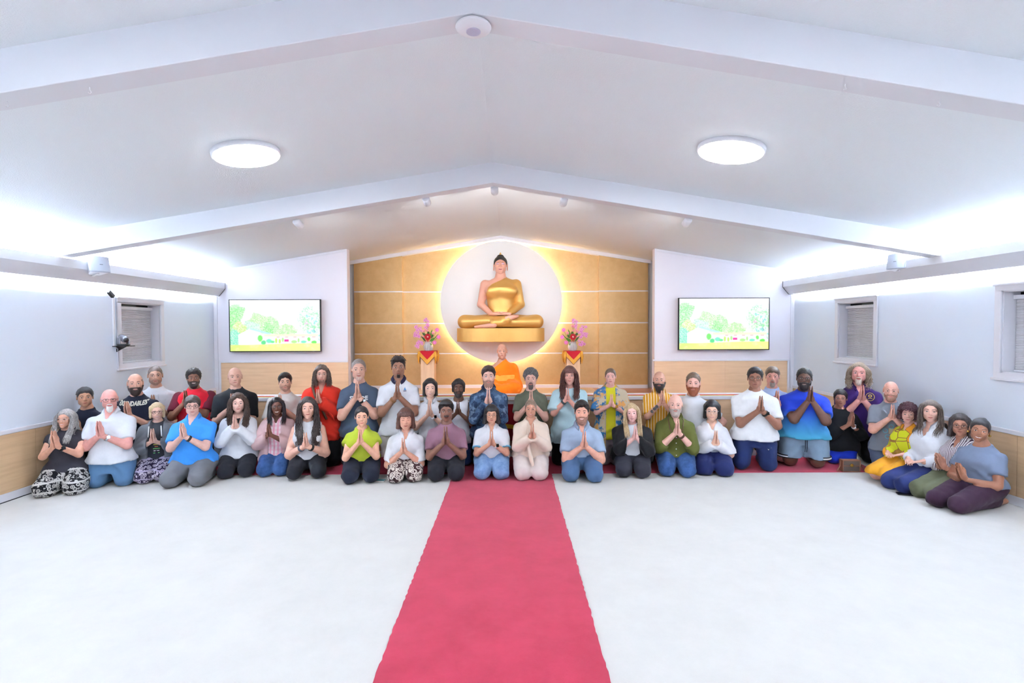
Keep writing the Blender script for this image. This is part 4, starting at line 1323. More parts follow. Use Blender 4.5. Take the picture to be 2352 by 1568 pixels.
    if topm is not None:
        V, Q = nets(shirt_field(loose, sleeve if not jacket else ('short' if sleeve == 'long' else sleeve), neck, hemz, .012 if pose != 'kneel' else .024), g)
        sm = mesh_np('shirt', V, Q, topm); info['shirt'] = link('shirt', sm, root); info['shirtVQ'] = (V, Q)
    if jacket is not None:
        jf = shirt_field(loose + .016, jsl, 'wide', zh + jhem, .02)
        gw = np.interp(g.z.ravel(), [zh + jhem, zj], [jgap[1], jgap[0]]).astype(f32)[None, None, :]
        jf = np.maximum(jf, -np.maximum(np.abs(g.x) - gw, g.y - f32(.02)))
        inner = shirt_field(loose + .002, jsl, None, zh + jhem - .2, .02)
        V, Q = nets(jf, g); link('jacket', mesh_np('jacket', V, Q, jacket), root)
    if bottom is not None and legs:
        off = bl
        p = np.maximum(tor - f32(off * .6), g.z - f32(max(hemz + .05, zh + .06)))
        for q in (-1, 1):
            a_, b_, c_, e_ = lg[q]
            t1 = cone(g, a_, b_, rt + off, rk + off); 
            if shorts:
                t1 = cone(g, a_, (b_[0], b_[1], b_[2]), rt + off * 1.3, rk + off * 2.0)
                t1 = np.maximum(t1, f32(shorts) - g.z)
            else: t1 = smin(t1, cone(g, b_, c_, rk * .95 + off, ra_ + off), .015)
            p = smin(p, t1, .022)
        p = p + wrinkle * 1.3
        p = np.maximum(p, f32(.002) - g.z)
        V, Q = nets(p, g); info['trousersVQ'] = (V, Q)
        info['trousers'] = link('shorts' if shorts else 'trousers', mesh_np('trousers', V, Q, bottom), root)
    # ---------------- collar
    if collar is not None:
        cm_, wd_, tips = collar if isinstance(collar, tuple) else (collar, .035, .0)
        n = 26; a0 = R(20); V = []; ca_ = np.linspace(-math.pi + a0, math.pi - a0, n)
        for a in ca_:     # a = 0 at the back
            sx_, sy_ = math.sin(a), math.cos(a); fr = max(0, -sy_)
            r0 = np.array((.062 * s * sx_, .016 + ylean + .062 * s * sy_)); 
            zt_ = zj + (.098 - .062 * fr ** 1.5) * s
            out = (.020 + .012 * fr) * s; drop = (wd_ + tips * fr ** 4) * s
            p_in = (r0[0] * .98, r0[1], zt_ - .022 * s); p_top = (r0[0] * 1.04, r0[1], zt_ + .006 * s)
            nn = np.array((sx_, sy_)) * out
            p_out = (r0[0] + nn[0] * 1.3, r0[1] + nn[1] * 1.25 - (.022 * s * fr), zt_ - drop); p_und = (p_out[0] * .96, p_out[1] + .004, p_out[2] + .002)
            V += [p_in, p_top, p_out, p_und]
        V = np.array(V); Q = np.array([(i * 4 + j, (i + 1) * 4 + j, (i + 1) * 4 + (j + 1) % 4, i * 4 + (j + 1) % 4) for i in range(n - 1) for j in range(4)] + [(0, 1, 2, 3), ((n - 1) * 4 + 3, (n - 1) * 4 + 2, (n - 1) * 4 + 1, (n - 1) * 4)])
        link('collar', mesh_np('collar', V, Q, cm_), root)
    # ---------------- hair, beard
    comb = None
    if hair == 'short' and (hopt or {}).get('t', .012) >= .009 and not curl and not fem:
        comb = dict(n=150, R0=1 + hopt['t'] / .094, zfront=hopt.get('front', .066) + .012)
    if hair or lock or curl:
        H = Acc()
        if comb: H.add(*(lambda VQ: (head_x(VQ[0]), VQ[1]))(combed(rng, **comb)))
        if hair: H.add(*[(lambda VQ: (head_x(VQ[0]), VQ[1]))(hair_mesh(sex, hair, ph, hopt or {}))][0])
        if lock: 
            P_, R_ = locks(rng, **lock); shp = P_.shape
            P_ = head_x(P_.reshape(-1, 3))
            wz = np.interp(P_[:, 2], zs, ws) + loose + .02; dz_ = np.interp(P_[:, 2], zs, ds) + loose + .012 + (.035 * bust if bust else 0); cz_ = np.interp(P_[:, 2], zs, cy)
            if jacket is not None: dz_ = dz_ + .018
            low = P_[:, 2] < zj + .05 * s
            rr_ = np.sqrt(np.clip(1 - (P_[:, 0] / wz) ** 2, .02, 1))
            yf_ = cz_ - dz_ * rr_; yb_ = cz_ + dz_ * rr_
            ins_ = low & (P_[:, 1] > yf_) & (P_[:, 1] < cz_); P_[ins_, 1] = yf_[ins_]
            ins_ = low & (P_[:, 1] < yb_) & (P_[:, 1] >= cz_); P_[ins_, 1] = yb_[ins_]
            H.add(*tubes_np(P_.reshape(shp), R_ * s * 1.1, 3))
        if curl:
            V, Q = curls(rng, **curl); H.add(head_x(V), Q)
        link('hair', H.mesh('hair', hair_mat(hcol, hhi)), root)
    if beard:
        for (kind, t_, lg_) in (beard if isinstance(beard, list) else [beard]):
            V, Q = beard_mesh(sex, kind, t_, ph, lg_)
            if len(V): link('beard' if kind != 'mous' else 'moustache', mesh_np('beard', head_x(V), Q, hair_mat(bcol or hcol)), root)
    if glasses:
        gc, shape = glasses
        gm = MB()
        rw, rh = (.0245, .0165) if shape == 'rect' else (.0225, .0195)
        for q in (-1, 1):
            pts = []
            for i in range(17):
                a = 2 * math.pi * i / 16
                e_ = 4 if shape == 'rect' else 2.4
                ca2, sa2 = math.cos(a), math.sin(a)
                rr_ = (abs(ca2) ** e_ + abs(sa2) ** e_) ** (-1 / e_)
                pts.append((q * .0325 + rw * rr_ * ca2, -.1005 + .004 * abs(rr_ * ca2), -.001 + rh * rr_ * sa2))
            gm.tube(pts, .0021 if shape != 'thin' else .0013, 5, cap=False)
            gm.tube([(q * .057, -.096, .005), (q * .072, -.07, .006), (q * .0795, .0, .008), (q * .080, .02, .0)], .0018, 5)
        gm.tube([(-.010, -.1005, .003), (0, -.1035, .006), (.010, -.1005, .003)], .0019, 5)
        gm.v = [tuple(p) for p in head_x(np.array([tuple(p) for p in gm.v]))]
        gm.build('glasses', mat('specs_%02x%02x%02x' % gc, gc, .35, .3), root, True)
    def cuffring(q, fr, r, wdt, m, nm, face=None):
        v = wr[q] - el[q]; Lv = np.linalg.norm(v); v = v / Lv
        c = el[q] + v * Lv * fr
        Mx = Matrix.Translation(c) @ Vector(v).to_track_quat('Z', 'Y').to_matrix().to_4x4()
        o = MB().lathe([(r - .004, -wdt / 2), (r, -wdt / 2), (r + .0015, 0), (r, wdt / 2), (r - .004, wdt / 2)], 20).xform(Mx).build(nm, m, root, True)
        if face:
            out = Vector((q * .5, -.9, .35)); v_ = Vector(v); out = (out - v_ * out.dot(v_)).normalized()
            cc = Vector(c) + out * (r + .001)
            My = Matrix.Translation(cc) @ out.to_track_quat('Z', 'Y').to_matrix().to_4x4()
            MB().box(-.016, .016, -.016, .016, -.003, .007).xform(My).build('watch_face', face, o, bevel=.003)
    if watch:
        q, m_, f_ = watch; cuffring(q, .84, .0335 * s * min(armr, 1.12), .022, m_, 'wristwatch', f_)
    if bracelet:
        for (q, m_) in bracelet:
            for j in range(2): cuffring(q, .80 + .06 * j, .0335 * s * min(armr, 1.12), .010, m_, 'bracelet')
    return info

def decal(info, V2, faces, m, name, cx=0.0, cz=0.0, off=.003, target='shirtVQ'):
    """flat print laid on the chest: V2 in metres about (cx, cz) of the body frame"""
    V, Q = info[target]
    bvh = BVHTree.FromPolygons([tuple(p) for p in V], [tuple(int(i) for i in q) for q in Q])
    out = []
    last = -.15
    for (u, w_) in V2:
        h = bvh.ray_cast(Vector((cx + u, -1.0, cz + w_)), Vector((0, 1, 0)))
        y = h[0].y if h[0] is not None else last
        last = y
        out.append((cx + u, y - off, cz + w_))
    mb = MB(); mb.add(out, faces)
    return mb.build(name, m, info['root'])
def text_decal(info, txt, size, m, cx, cz, name='print', bold=0.0, bend=0.0, squash=1.0):
    cu = bpy.data.curves.new('t', 'FONT'); cu.body = txt; cu.size = size; cu.align_x = 'CENTER'; cu.align_y = 'CENTER'; cu.offset = bold; cu.resolution_u = 2
    to = bpy.data.objects.new('t', cu); COL.objects.link(to)
    bpy.context.view_layer.update()
    me = to.evaluated_get(bpy.context.evaluated_depsgraph_get()).to_mesh()
    bm = bmesh.new(); bm.from_mesh(me)
    bmesh.ops.triangulate(bm, faces=bm.faces)
    for _ in range(2):
        es = [e for e in bm.edges if e.calc_length() > .012]
        if es: bmesh.ops.subdivide_edges(bm, edges=es, cuts=1)
    bmesh.ops.triangulate(bm, faces=bm.faces)
    V2 = [(v.co.x * squash, v.co.y + bend * v.co.x ** 2) for v in bm.verts]; Fs = [tuple(v.index for v in f.verts) for f in bm.faces]
    bm.free(); to.evaluated_get(bpy.context.evaluated_depsgraph_get()).to_mesh_clear()
    bpy.data.objects.remove(to); bpy.data.curves.remove(cu)
    return decal(info, V2, Fs, m, name, cx, cz)
def disc2(r, n=16, rx=1, rz=1): return [(0, 0)] + [(r * rx * math.cos(2 * math.pi * i / n), r * rz * math.sin(2 * math.pi * i / n)) for i in range(n)], [(0, i + 1, (i + 1) % n + 1) for i in range(n)]
def ring2(r0, r1, n=24, rx=1, rz=1): return [(r * rx * math.cos(2 * math.pi * i / n), r * rz * math.sin(2 * math.pi * i / n)) for r in (r0, r1) for i in range(n)], [(i, (i + 1) % n, (i + 1) % n + n, i + n) for i in range(n)]
# ------------------------------------------------------------------ the group
def dz(yk): return F * HCAM / (yk - 753) + .28     # sitting on the heels, knees at yk
def dk(yk): return F * HCAM / (yk - 753) + .11     # kneeling upright
BLK = (30, 30, 34)
SHORT = dict(t=.010, nz=.002, fade=1)
THICK = dict(t=.016, nz=.004, nf=90, quiff=.012, fade=1)
C_white = cloth('white_cotton', (228, 230, 236)); C_offw = cloth('off_white', (224, 222, 216))
C_blackp = cloth('black_trouser', (34, 35, 42)); C_char = cloth('charcoal_trouser', (48, 48, 56))
C_navy = cloth('navy_tee', (22, 26, 42)); C_black = cloth('black_top', (20, 22, 26)); C_navyp = cloth('navy_trouser', (30, 42, 84))
C_jean = cloth('blue_jeans', (38, 64, 110), pat='denim', c2=(62, 94, 146)); C_jeanl = cloth('light_jeans', (98, 132, 178), pat='denim', c2=(140, 170, 208))
C_slatep = cloth('slate_trouser', (72, 98, 134)); C_greyp = cloth('grey_trouser', (112, 114, 120)); C_maroonp = cloth('plum_trouser', (52, 30, 48))
blackstrap = mat('black_strap', (22, 22, 24), .5); silver = mat('silver', (200, 200, 205), .25, .9); goldm = mat('gold_metal', (205, 165, 80), .25, .9); whitestrap = mat('white_strap', (230, 230, 232), .5)
blackface = mat('watch_glass', (12, 12, 14), .1)
inkw = mat('white_ink', (236, 236, 236), .8); inkc = mat('cream_ink', (205, 200, 180), .8)

# 1 grey haired woman, elephant print trousers
p = person('woman with long silver hair and glasses in charcoal tee and elephant print trousers', 152, 938, 980, 4.93, 86, 988, sex='f', skin=(214, 160, 136), ht=.012, yaw=20,
       hair='long', hopt=dict(t=.014, down=-.12, w=.02, face_w=.056), hcol=(138, 134, 132), hhi=(206, 200, 196), lock=dict(n=287, length=.30, wave=.010, front=.75, rad=.0036, wf=1.6), smile=.9, brow=((150, 140, 132), .7),
       topm=cloth('charcoal_tee', (52, 50, 58)), sleeve='cap', neck='crew', bottom=cloth('elephant_print', (28, 27, 32), pat='print', c2=(196, 194, 190), c3=(206, 204, 200), scale=.85), bl=.03, knee=100, kn_f=.21, bust=1.0, hip=1.1, glasses=((190, 190, 196), 'thin'), watch=(1, blackstrap, blackface), headyaw=-6, hs=.88, armr=1.1)
# 2 navy tee man
p = person('man in navy lettered tee seated behind the silver haired woman', 197, 889, 934, 5.24, 76, 957, skin=(176, 128, 100), ht=.012, hair='short', hopt=dict(t=.013, nz=.002, fade=1, front=.06), hcol=(28, 24, 24), smile=.2,
       topm=C_navy, bottom=cloth('camo_trouser', (72, 70, 58), pat='camo', c2=(120, 112, 92), c3=(46, 44, 40), scale=1.0), knee=70, hoff=.04, seat=.24, hem=-.02, yaw=12)
text_decal(p, 'T. R', .052, inkw, -.07, p['zj'] - .085, bold=.002)
# 3 white polo man
p = person('bald man with white goatee and glasses in white polo and blue trousers', 253, 893, 939, dk(1120), 105, 966, pose='kneel', skin=(224, 160, 150), ht=.002, hair='ring', hopt=dict(t=.004, nz=.001, ring_top=.02), hcol=(190, 178, 172), beard=('goatee', .005, .012), bcol=(214, 204, 198), smile=.25, brow=((196, 170, 160), .7),
       topm=C_white, sleeve='tee', neck='v', collar=(C_white, .040, .02), bottom=cloth('steel_blue_trouser', (86, 122, 158)), bl=.02, knee=96, belly=1.16, hip=1.0, glasses=((52, 46, 50), 'rect'), watch=(1, silver, silver), armr=1.22, seat=.27, hem=.045, yaw=14)
# 4 black lettered tee
p = person('man with dark beard and shaved head in black tee with cream lettering', 312, 859, 903, 5.62, 96, 923, pose='kneel', skin=(214, 164, 142), ht=.002, hair='ring', hopt=dict(t=.003, nz=.0, ring_top=.05), hcol=(120, 98, 86), beard=('full', .009, .012), bcol=(44, 34, 30), smile=.7, brow=((52, 40, 34), 1.1),
       topm=C_navy, sleeve='tee', bottom=cloth('dark_olive_trouser', (58, 64, 58)), knee=80, armr=1.1, yaw=14)
text_decal(p, 'EXPENDABLES', .066, inkc, .0, p['zj'] - .035, bold=.003, bend=.25, squash=.62)
# 5 white pocket tee, shaved head
p = person('man with cropped hair in white pocket tee standing on his knees by the corner', 357, 842, 884, 5.98, 84, 908, pose='kneel', skin=(196, 152, 130), ht=.002, hair='short', hopt=dict(t=.003, nz=0, front=.06), hcol=(92, 76, 68), beard=('full', .0022, 0), bcol=(146, 112, 96), smile=.1, brow=((48, 38, 34), 1.2),
       topm=C_white, sleeve='tee', bottom=C_greyp, knee=76, hoff=.01)
decal(p, [(-.035, -.03), (.035, -.03), (.035, .045), (-.035, .045)], [(0, 1, 2, 3)], cloth('white_pocket', (214, 216, 224)), 'pocket', .075, p['zj'] - .075)
# 6 grey hoodie woman
p = person('woman with blonde bob and dark glasses in open grey hoodie', 361, 924, 964, dz(1111), 76, 985, sex='f', skin=(222, 178, 160), ht=.014, hair='bob', hopt=dict(t=.014, down=-.085, w=.018, face_w=.058, part_x=.008), hcol=(186, 156, 112), hhi=(232, 212, 176), smile=.8,
       topm=cloth('dark_grey_tee', (52, 54, 60)), sleeve='short', jacket=cloth('grey_hoodie', (116, 120, 128)), jgap=(.055, .075), jhem=-.05, bottom=cloth('purple_print', (44, 36, 62), pat='print', c2=(190, 180, 196), c3=(170, 160, 186), scale=.9), bl=.024, knee=76, bust=.8, glasses=((44, 44, 52), 'rect'), hs=.78, hem=-.0)
for i, (c_, w_) in enumerate([((214, 196, 92), .05), ((214, 120, 70), .03), ((120, 200, 110), .06), ((230, 230, 230), .05), ((110, 196, 120), .055)]):
    decal(p, [(-w_ / 2, -.004), (w_ / 2, -.004), (w_ / 2, .004), (-w_ / 2, .004)], [(0, 1, 2, 3)], mat('ink%d' % i, c_, .8), 'print_line', 0.005, p['zh'] + .17 - i * .022)
for q in (-1, 1): MB().tube([(q * .052, -.128, p['zj'] + .01), (q * .058, -.142, p['zj'] - .10)], .006, 6).build('drawstring', inkw, p['root'], True)
# 7 red tee
p = person('man with short black curls in red tee with maroon sleeves', 445, 845, 888, 6.0, 88, 897, pose='kneel', skin=(134, 92, 72), ht=.02, hair='short', hopt=dict(t=.017, nz=.003, nf=140, front=.06), hcol=(22, 18, 18), curl=dict(n=150, R0=1.12, size=.012, zmin=0.0, zfront=.075), beard=('full', .004, .006), bcol=(34, 26, 24), smile=.8,
       topm=cloth('red_tee', (206, 30, 46)), sleeve='tee', bottom=C_black, knee=76, hoff=-.05, armr=1.12)
g_ = p['g']
for q in (-1, 1):
    u = p['el'][q] - p['Sh'][q]; Lq = np.linalg.norm(u); u /= Lq
    c_ = cone(g_, p['Sh'][q] - u * .01, p['Sh'][q] + u * Lq * .9, .075 * p['s'], .080 * p['s'])
    cut = p['Sh'][q] + u * Lq * .755
    c_ = np.maximum(c_, (g_.x - f32(cut[0])) * f32(u[0]) + (g_.y - f32(cut[1])) * f32(u[1]) + (g_.z - f32(cut[2])) * f32(u[2]))
    V, Q = nets(c_, g_); link('sleeve', mesh_np('sleeve', V, Q, cloth('maroon_sleeve', (92, 22, 38))), p['root'])
# 8 blue polo
p = person('man with dark fringe and thin glasses in bright blue polo and grey trousers', 443, 908, 954, dz(1121), 104, 972, skin=(222, 178, 164), ht=.016, hair='short', hopt=dict(t=.018, nz=.004, nf=80, front=.046, temple=.02, burn=-.01), hcol=(58, 50, 48), smile=.15,
       topm=cloth('blue_polo', (62, 144, 226)), sleeve='tee', neck='v', collar=(cloth('blue_polo', 0), .036, .018), bottom=C_greyp, bl=.02, knee=95, belly=1.25, glasses=((56, 50, 50), 'rect'), watch=(1, blackstrap, None), armr=1.12, yaw=10)
# 9 black tee bald
p = person('bald clean shaven man in plain black tee behind the curly haired woman', 540, 845, 887, 5.78, 98, 905, pose='kneel', skin=(206, 160, 140), ht=.001, smile=.1, hcol=(110, 96, 88), topm=C_black, sleeve='half', bottom=C_greyp, knee=84, belly=1.2, armr=1.1, bl=.03)
# 10 white blouse long curls
p = person('woman with long brown curls in loose white blouse over black top', 547, 903, 947, dz(1101), 80, 953, sex='f', skin=(236, 192, 176), ht=.014, hair='long', hopt=dict(t=.018, nz=.006, nf=80, down=-.13, w=.026, flare=.01, face_w=.054, part_x=.0), hcol=(44, 32, 28), hhi=(96, 72, 60), lock=dict(n=388, length=.29, wave=.014, front=.7, rad=.0040, wf=4.5, spread=.035), smile=.35, brow=((60, 46, 40), .8),
       topm=C_white, sleeve='long', neck='deepv', loose=.024, hem=-.03, bottom=C_blackp, knee=76, bust=.8)
decal(p, [(-.035, .10), (.035, .10), (.012, -.03), (-.012, -.03)], [(0, 1, 2, 3)], C_black, 'inner_top', 0, p['zj'] - .045, off=.004)
# 11 beige tee
p = person('man with thick black hair in pale beige tee beside the curly red clad man', 655, 855, 898, 5.84, 84, 907, pose='kneel', skin=(206, 160, 138), ht=.018, hair='short', hopt=THICK, hcol=(26, 22, 22), beard=('full', .0022, 0), bcol=(150, 112, 96), smile=.15, brow=((26, 22, 22), 1.4), topm=cloth('beige_tee', (206, 200, 196)), sleeve='half', bottom=C_char, knee=76, hoff=-.03)
# 12 pink hoodie
p = person('smiling woman with long straight black hair in pink hoodie and checked shirt', 636, 912, 953, dz(1097), 76, 973, sex='f', skin=(112, 70, 56), ht=.012, hair='long', hopt=dict(t=.010, nz=.001, down=-.08, w=.016, face_w=.06, part_x=.012), hcol=(22, 20, 26), lock=dict(n=187, length=.235, wave=.0012, front=.85, rad=.0036, wf=1, sides=(-1, -1, -1, 1)), smile=1.0, yaw=12,
       topm=cloth('pink_check', (232, 214, 216), pat='plaid', c2=(224, 132, 160), c3=(250, 244, 244), scale=26), sleeve='short', neck='v', jacket=cloth('dusty_pink', (206, 172, 172)), jgap=(.06, .07), jhem=-.07, bottom=C_jean, knee=68, bust=.8, glasses=((96, 90, 84), 'rect'), hoff=-.03)
for q in (-1, 1): MB().ball(tuple(p['head_x'](np.array([(q * .082, .0, -.038)]))[0]), .006).build('earring', inkw, p['root'], True)
# 13 white tank top
p = person('woman with long dark wavy hair in white sleeveless top and black leggings', 707, 911, 960, dz(1105), 84, 994, sex='f', skin=(226, 176, 156), ht=.014, hair='long', hopt=dict(t=.012, nz=.003, down=-.12, w=.018, face_w=.056, front=.07), hcol=(40, 32, 32), hhi=(92, 78, 76), lock=dict(n=328, length=.42, wave=.016, front=.8, rad=.0040, wf=2.2), smile=.25,
       topm=cloth('thin_white', (222, 222, 228)), sleeve='none', neck='crew', hem=-.015, bottom=C_blackp, bl=.008, knee=82, bust=1.15, hip=1.12, armr=1.15, bracelet=[(-1, mat('bead', (90, 90, 100), .4)), (1, blackstrap)])
# 14 red shirt, long curls
p = person('man with long curly hair and round glasses in loose red shirt and black skirt', 739, 837, 879, 5.78, 90, 895, pose='kneel', skin=(210, 160, 142), ht=.02, hair='long', hopt=dict(t=.018, nz=.006, nf=110, down=-.12, w=.024, front=.07, face_w=.055), hcol=(64, 50, 44), hhi=(122, 100, 88), lock=dict(n=328, length=.17, wave=.014, front=.3, rad=.0036, wf=5, spread=.03), beard=('goatee', .002, 0), bcol=(120, 92, 80), smile=.2,
       topm=cloth('red_linen', (204, 46, 30)), sleeve='long', neck='open', collar=(cloth('red_linen', 0), .05, .03), loose=.03, hem=-.02, flare=.02, bottom=C_black, bl=.045, knee=80, glasses=((170, 160, 140), 'thin'), hoff=-.02)
# leather strap across the chest
pts = [(-.10, .06, p['zj'] + .05), (-.095, -.06, p['zj'] + .035), (-.06, -.155, p['zj'] - .06), (.01, -.165, p['zj'] - .20), (.06, -.165, p['zj'] - .33)]
mb = MB(); mb.tube(pts, .014, 6); mb.v = [(x, y, z) for (x, y, z) in mb.v]; mb.build('leather_strap', mat('brown_leather', (92, 64, 50), .6), p['root'], True)
# draped sleeve
q = 1; mb = MB(); e_, w_ = p['el'][q], p['wr'][q]
V = []; 
for t_ in np.linspace(.15, .85, 6):
    c_ = e_ + (w_ - e_) * t_; dp = .13 * math.sin(math.pi * (1 - t_) * .55) + .03
    V += [(c_[0] - .02, c_[1] - .035, c_[2] + .03), (c_[0] + .035, c_[1] - .05, c_[2] - dp * .5), (c_[0] + .03, c_[1] - .01, c_[2] - dp), (c_[0] + .01, c_[1] + .035, c_[2] - dp * .5), (c_[0] - .01, c_[1] + .035, c_[2] + .03)]
mb.add(V, [(i * 5 + j, (i + 1) * 5 + j, (i + 1) * 5 + (j + 1) % 5, i * 5 + (j + 1) % 5) for i in range(5) for j in range(5)] + [(0, 1, 2, 3, 4), (29, 28, 27, 26, 25)])
o = mb.build('draped_sleeve', cloth('red_linen', 0), p['root'], True); md = o.modifiers.new('sub', 'SUBSURF'); md.levels = md.render_levels = 2
# 15 slate tee
p = person('man with short grey hair in slate tee with white lettering', 824, 825, 873, 5.78, 94, 879, pose='kneel', skin=(212, 164, 144), ht=.005, hair='short', hopt=dict(t=.005, nz=.001, front=.078, temple=.045), hcol=(116, 106, 102), smile=.1, beard=('goatee', .0018, 0), bcol=(186, 160, 148), topm=cloth('slate_tee', (74, 88, 108)), sleeve='tee', bottom=C_char, knee=80, watch=(1, blackstrap, blackface), armr=1.12)
text_decal(p, 'ST   DE', .062, inkw, .005, p['zj'] - .115, bold=.0025)
# 16 lime top
p = person('woman with tied black hair in lime top with ruffled sleeves', 831, 933, 979, dz(1114), 82, 987, sex='f', skin=(226, 172, 146), ht=.012, hair='short', hopt=dict(t=.010, nz=.002, front=.064, bun=((0, .115, .05), .034)), hcol=(32, 26, 28), smile=.35, eyes=1.0,
       topm=cloth('lime_top', (176, 190, 56)), sleeve='cap', flare=.026, neck='v', hem=-.005, loose=.018, bottom=cloth('ink_trouser', (34, 38, 52)), bl=.018, knee=82, bust=.85, armr=1.02, hip=1.05)
# 17 tall man in white quarter zip
p = person('tall man with short dark hair in white zip collar shirt and pale shorts', 915, 817, 867, 5.78, 98, 878, pose='kneel', skin=(150, 106, 84), ht=.022, hair='short', hopt=dict(t=.014, nz=.004, nf=120, quiff=.016, fade=1, front=.066), hcol=(28, 24, 24), curl=dict(n=70, R0=1.18, size=.010, zmin=.06, zfront=.085), beard=('chin', .003, 0), bcol=(36, 28, 26), smile=.25,
       topm=C_white, sleeve='tee', neck='v', collar=(cloth('navy_collar', (44, 42, 70)), .03, .01), bottom=cloth('pale_shorts', (214, 208, 202)), shorts=.11, bl=.02, knee=66, seat=.40, hem=.02, bracelet=[(-1, mat('wood_bead', (150, 104, 66), .6))], armr=1.08)
decal(p, [(-.014, -.012), (.014, -.012), (.0, .022)], [(0, 1, 2)], mat('logo_blue', (72, 150, 214), .7), 'logo', .075, p['zj'] - .045)
decal(p, [(-.016, -.004), (.016, -.004), (.016, .004), (-.016, .004)], [(0, 1, 2, 3)], mat('logo_dark', (70, 80, 110), .7), 'logo', .075, p['zj'] - .066)
# 18 white polo bob woman
p = person('woman with black bob in white polo and black trousers in the rear row', 988, 869, 912, 5.78, 66, 922, pose='kneel', sex='f', skin=(224, 180, 158), ht=.014, hair='bob', hopt=dict(t=.016, nz=.001, down=-.095, w=.022, face_w=.058, part_x=.006), hcol=(24, 22, 24), smile=.8, topm=C_white, sleeve='tee', neck='v', collar=(C_white, .036, .016), hem=-.0, bottom=C_black, knee=62, bust=.7, watch=(1, whitestrap, blackface), hs=.86)
# 19 white shirt, brown bob
p = person('woman with auburn bob and closed eyes in white rolled sleeve shirt', 932, 937, 986, dz(1112), 88, 1006, sex='f', skin=(220, 164, 140), ht=.016, hair='mid', hopt=dict(t=.018, nz=.003, down=-.10, w=.028, face_w=.056, fringe=.036, flare=.008), hcol=(66, 40, 34), hhi=(118, 78, 66), smile=.3, eyes=.1,
       topm=C_white, sleeve='roll', neck='v', collar=(C_white, .04, .022), loose=.02, bottom=cloth('brown_print', (66, 42, 44), pat='print', c2=(214, 202, 192), scale=.62), bl=.02, knee=78, bust=1.0, belly=1.1, hoff=-.012, hs=.82)
# 20 tank top man
p = person('man with black hair and short beard in white sleeveless vest and jeans', 1053, 870, 910, 5.78, 66, 921, pose='kneel', skin=(104, 70, 54), ht=.014, hair='mid', hopt=dict(t=.016, nz=.004, nf=80, down=-.055, w=.012, face_w=.058, front=.06, part_x=.0, face_h=.09), hcol=(22, 20, 20), beard=('full', .003, .004), bcol=(30, 24, 22), smile=.2, brow=((20, 16, 16), 1.5), topm=C_white, sleeve='none', neck='tank', bottom=C_jean, knee=66, armr=.95)
# 21 mauve tee
p = person('man with black hair and moustache in mauve tee and black trousers', 1025, 917, 967, dz(1110), 94, 980, skin=(132, 92, 76), ht=.020, hair='short', hopt=dict(t=.018, nz=.003, quiff=.012, fade=1, front=.062), hcol=(24, 22, 24), beard=[('mous', .006, 0)], bcol=(52, 46, 46), smile=.0, brow=((28, 24, 24), 1.2), topm=cloth('mauve_tee', (142, 104, 120)), sleeve='tee', hem=-.0, bottom=C_blackp, knee=80, belly=1.12, hs=.98)
# 22 blue camo hoodie
p = person('man with swept brown hair and stubble in blue camouflage long sleeve top', 1122, 839, 887, 5.78, 94, 891, pose='kneel', skin=(224, 176, 158), ht=.020, hair='short', hopt=THICK, hcol=(44, 34, 32), beard=('full', .003, .002), bcol=(140, 104, 90), smile=.25, iris=(90, 120, 140), topm=cloth('blue_camo', (70, 94, 124), pat='camo', c2=(44, 60, 88), c3=(104, 128, 156), scale=1.0), sleeve='long', neck='crew', collar=(cloth('blue_camo', 0), .03, .0), bottom=C_black, knee=80)
# 23 white polo light blue trim
p = person('woman with black shoulder length hair and glasses in white polo with blue trim', 1129, 929, 972, dz(1106), 84, 988, sex='f', skin=(214, 162, 136), ht=.014, hair='mid', hopt=dict(t=.016, nz=.003, down=-.115, w=.030, face_w=.057, fringe=.046, flare=.014), hcol=(24, 22, 24), smile=.0, topm=C_white, sleeve='tee', neck='v', collar=(C_white, .038, .016), hem=-.01, bottom=C_jeanl, bl=.02, knee=80, bust=.9, belly=1.1, glasses=((130, 112, 90), 'thin'), watch=(1, whitestrap, blackface), hs=.84)
lb = cloth('pale_blue_trim', (120, 196, 232))
for q in (-1, 1):
    u = p['el'][q] - p['Sh'][q]; Lq = np.linalg.norm(u); u /= Lq
    Mx = Matrix.Translation(p['Sh'][q] + u * Lq * .735) @ Vector(u).to_track_quat('Z', 'Y').to_matrix().to_4x4()
    r_ = .0685 * p['s']; MB().lathe([(r_ - .012, -.006), (r_, -.006), (r_, .006), (r_ - .012, .006)], 22).xform(Mx).build('sleeve_trim', lb, p['root'], True)
decal(p, [(-.030, .05), (.030, .05), (.004, -.04), (-.004, -.04)], [(0, 1, 2, 3)], lb, 'placket', 0, p['zj'] + .0, off=.002)
# 25 olive tee
p = person('man with grey black curls and goatee in olive tee', 1219, 845, 891, 5.78, 80, 896, pose='kneel', skin=(212, 166, 150), ht=.024, hair='short', hopt=dict(t=.018, nz=.005, nf=110, front=.06), hcol=(52, 50, 52), hhi=(130, 128, 128), curl=dict(n=130, R0=1.16, size=.016, zmin=.02, zfront=.07), beard=('goatee', .006, .010), bcol=(74, 64, 62), smile=.0, topm=cloth('olive_tee', (94, 98, 82)), sleeve='tee', bottom=C_char, knee=76)
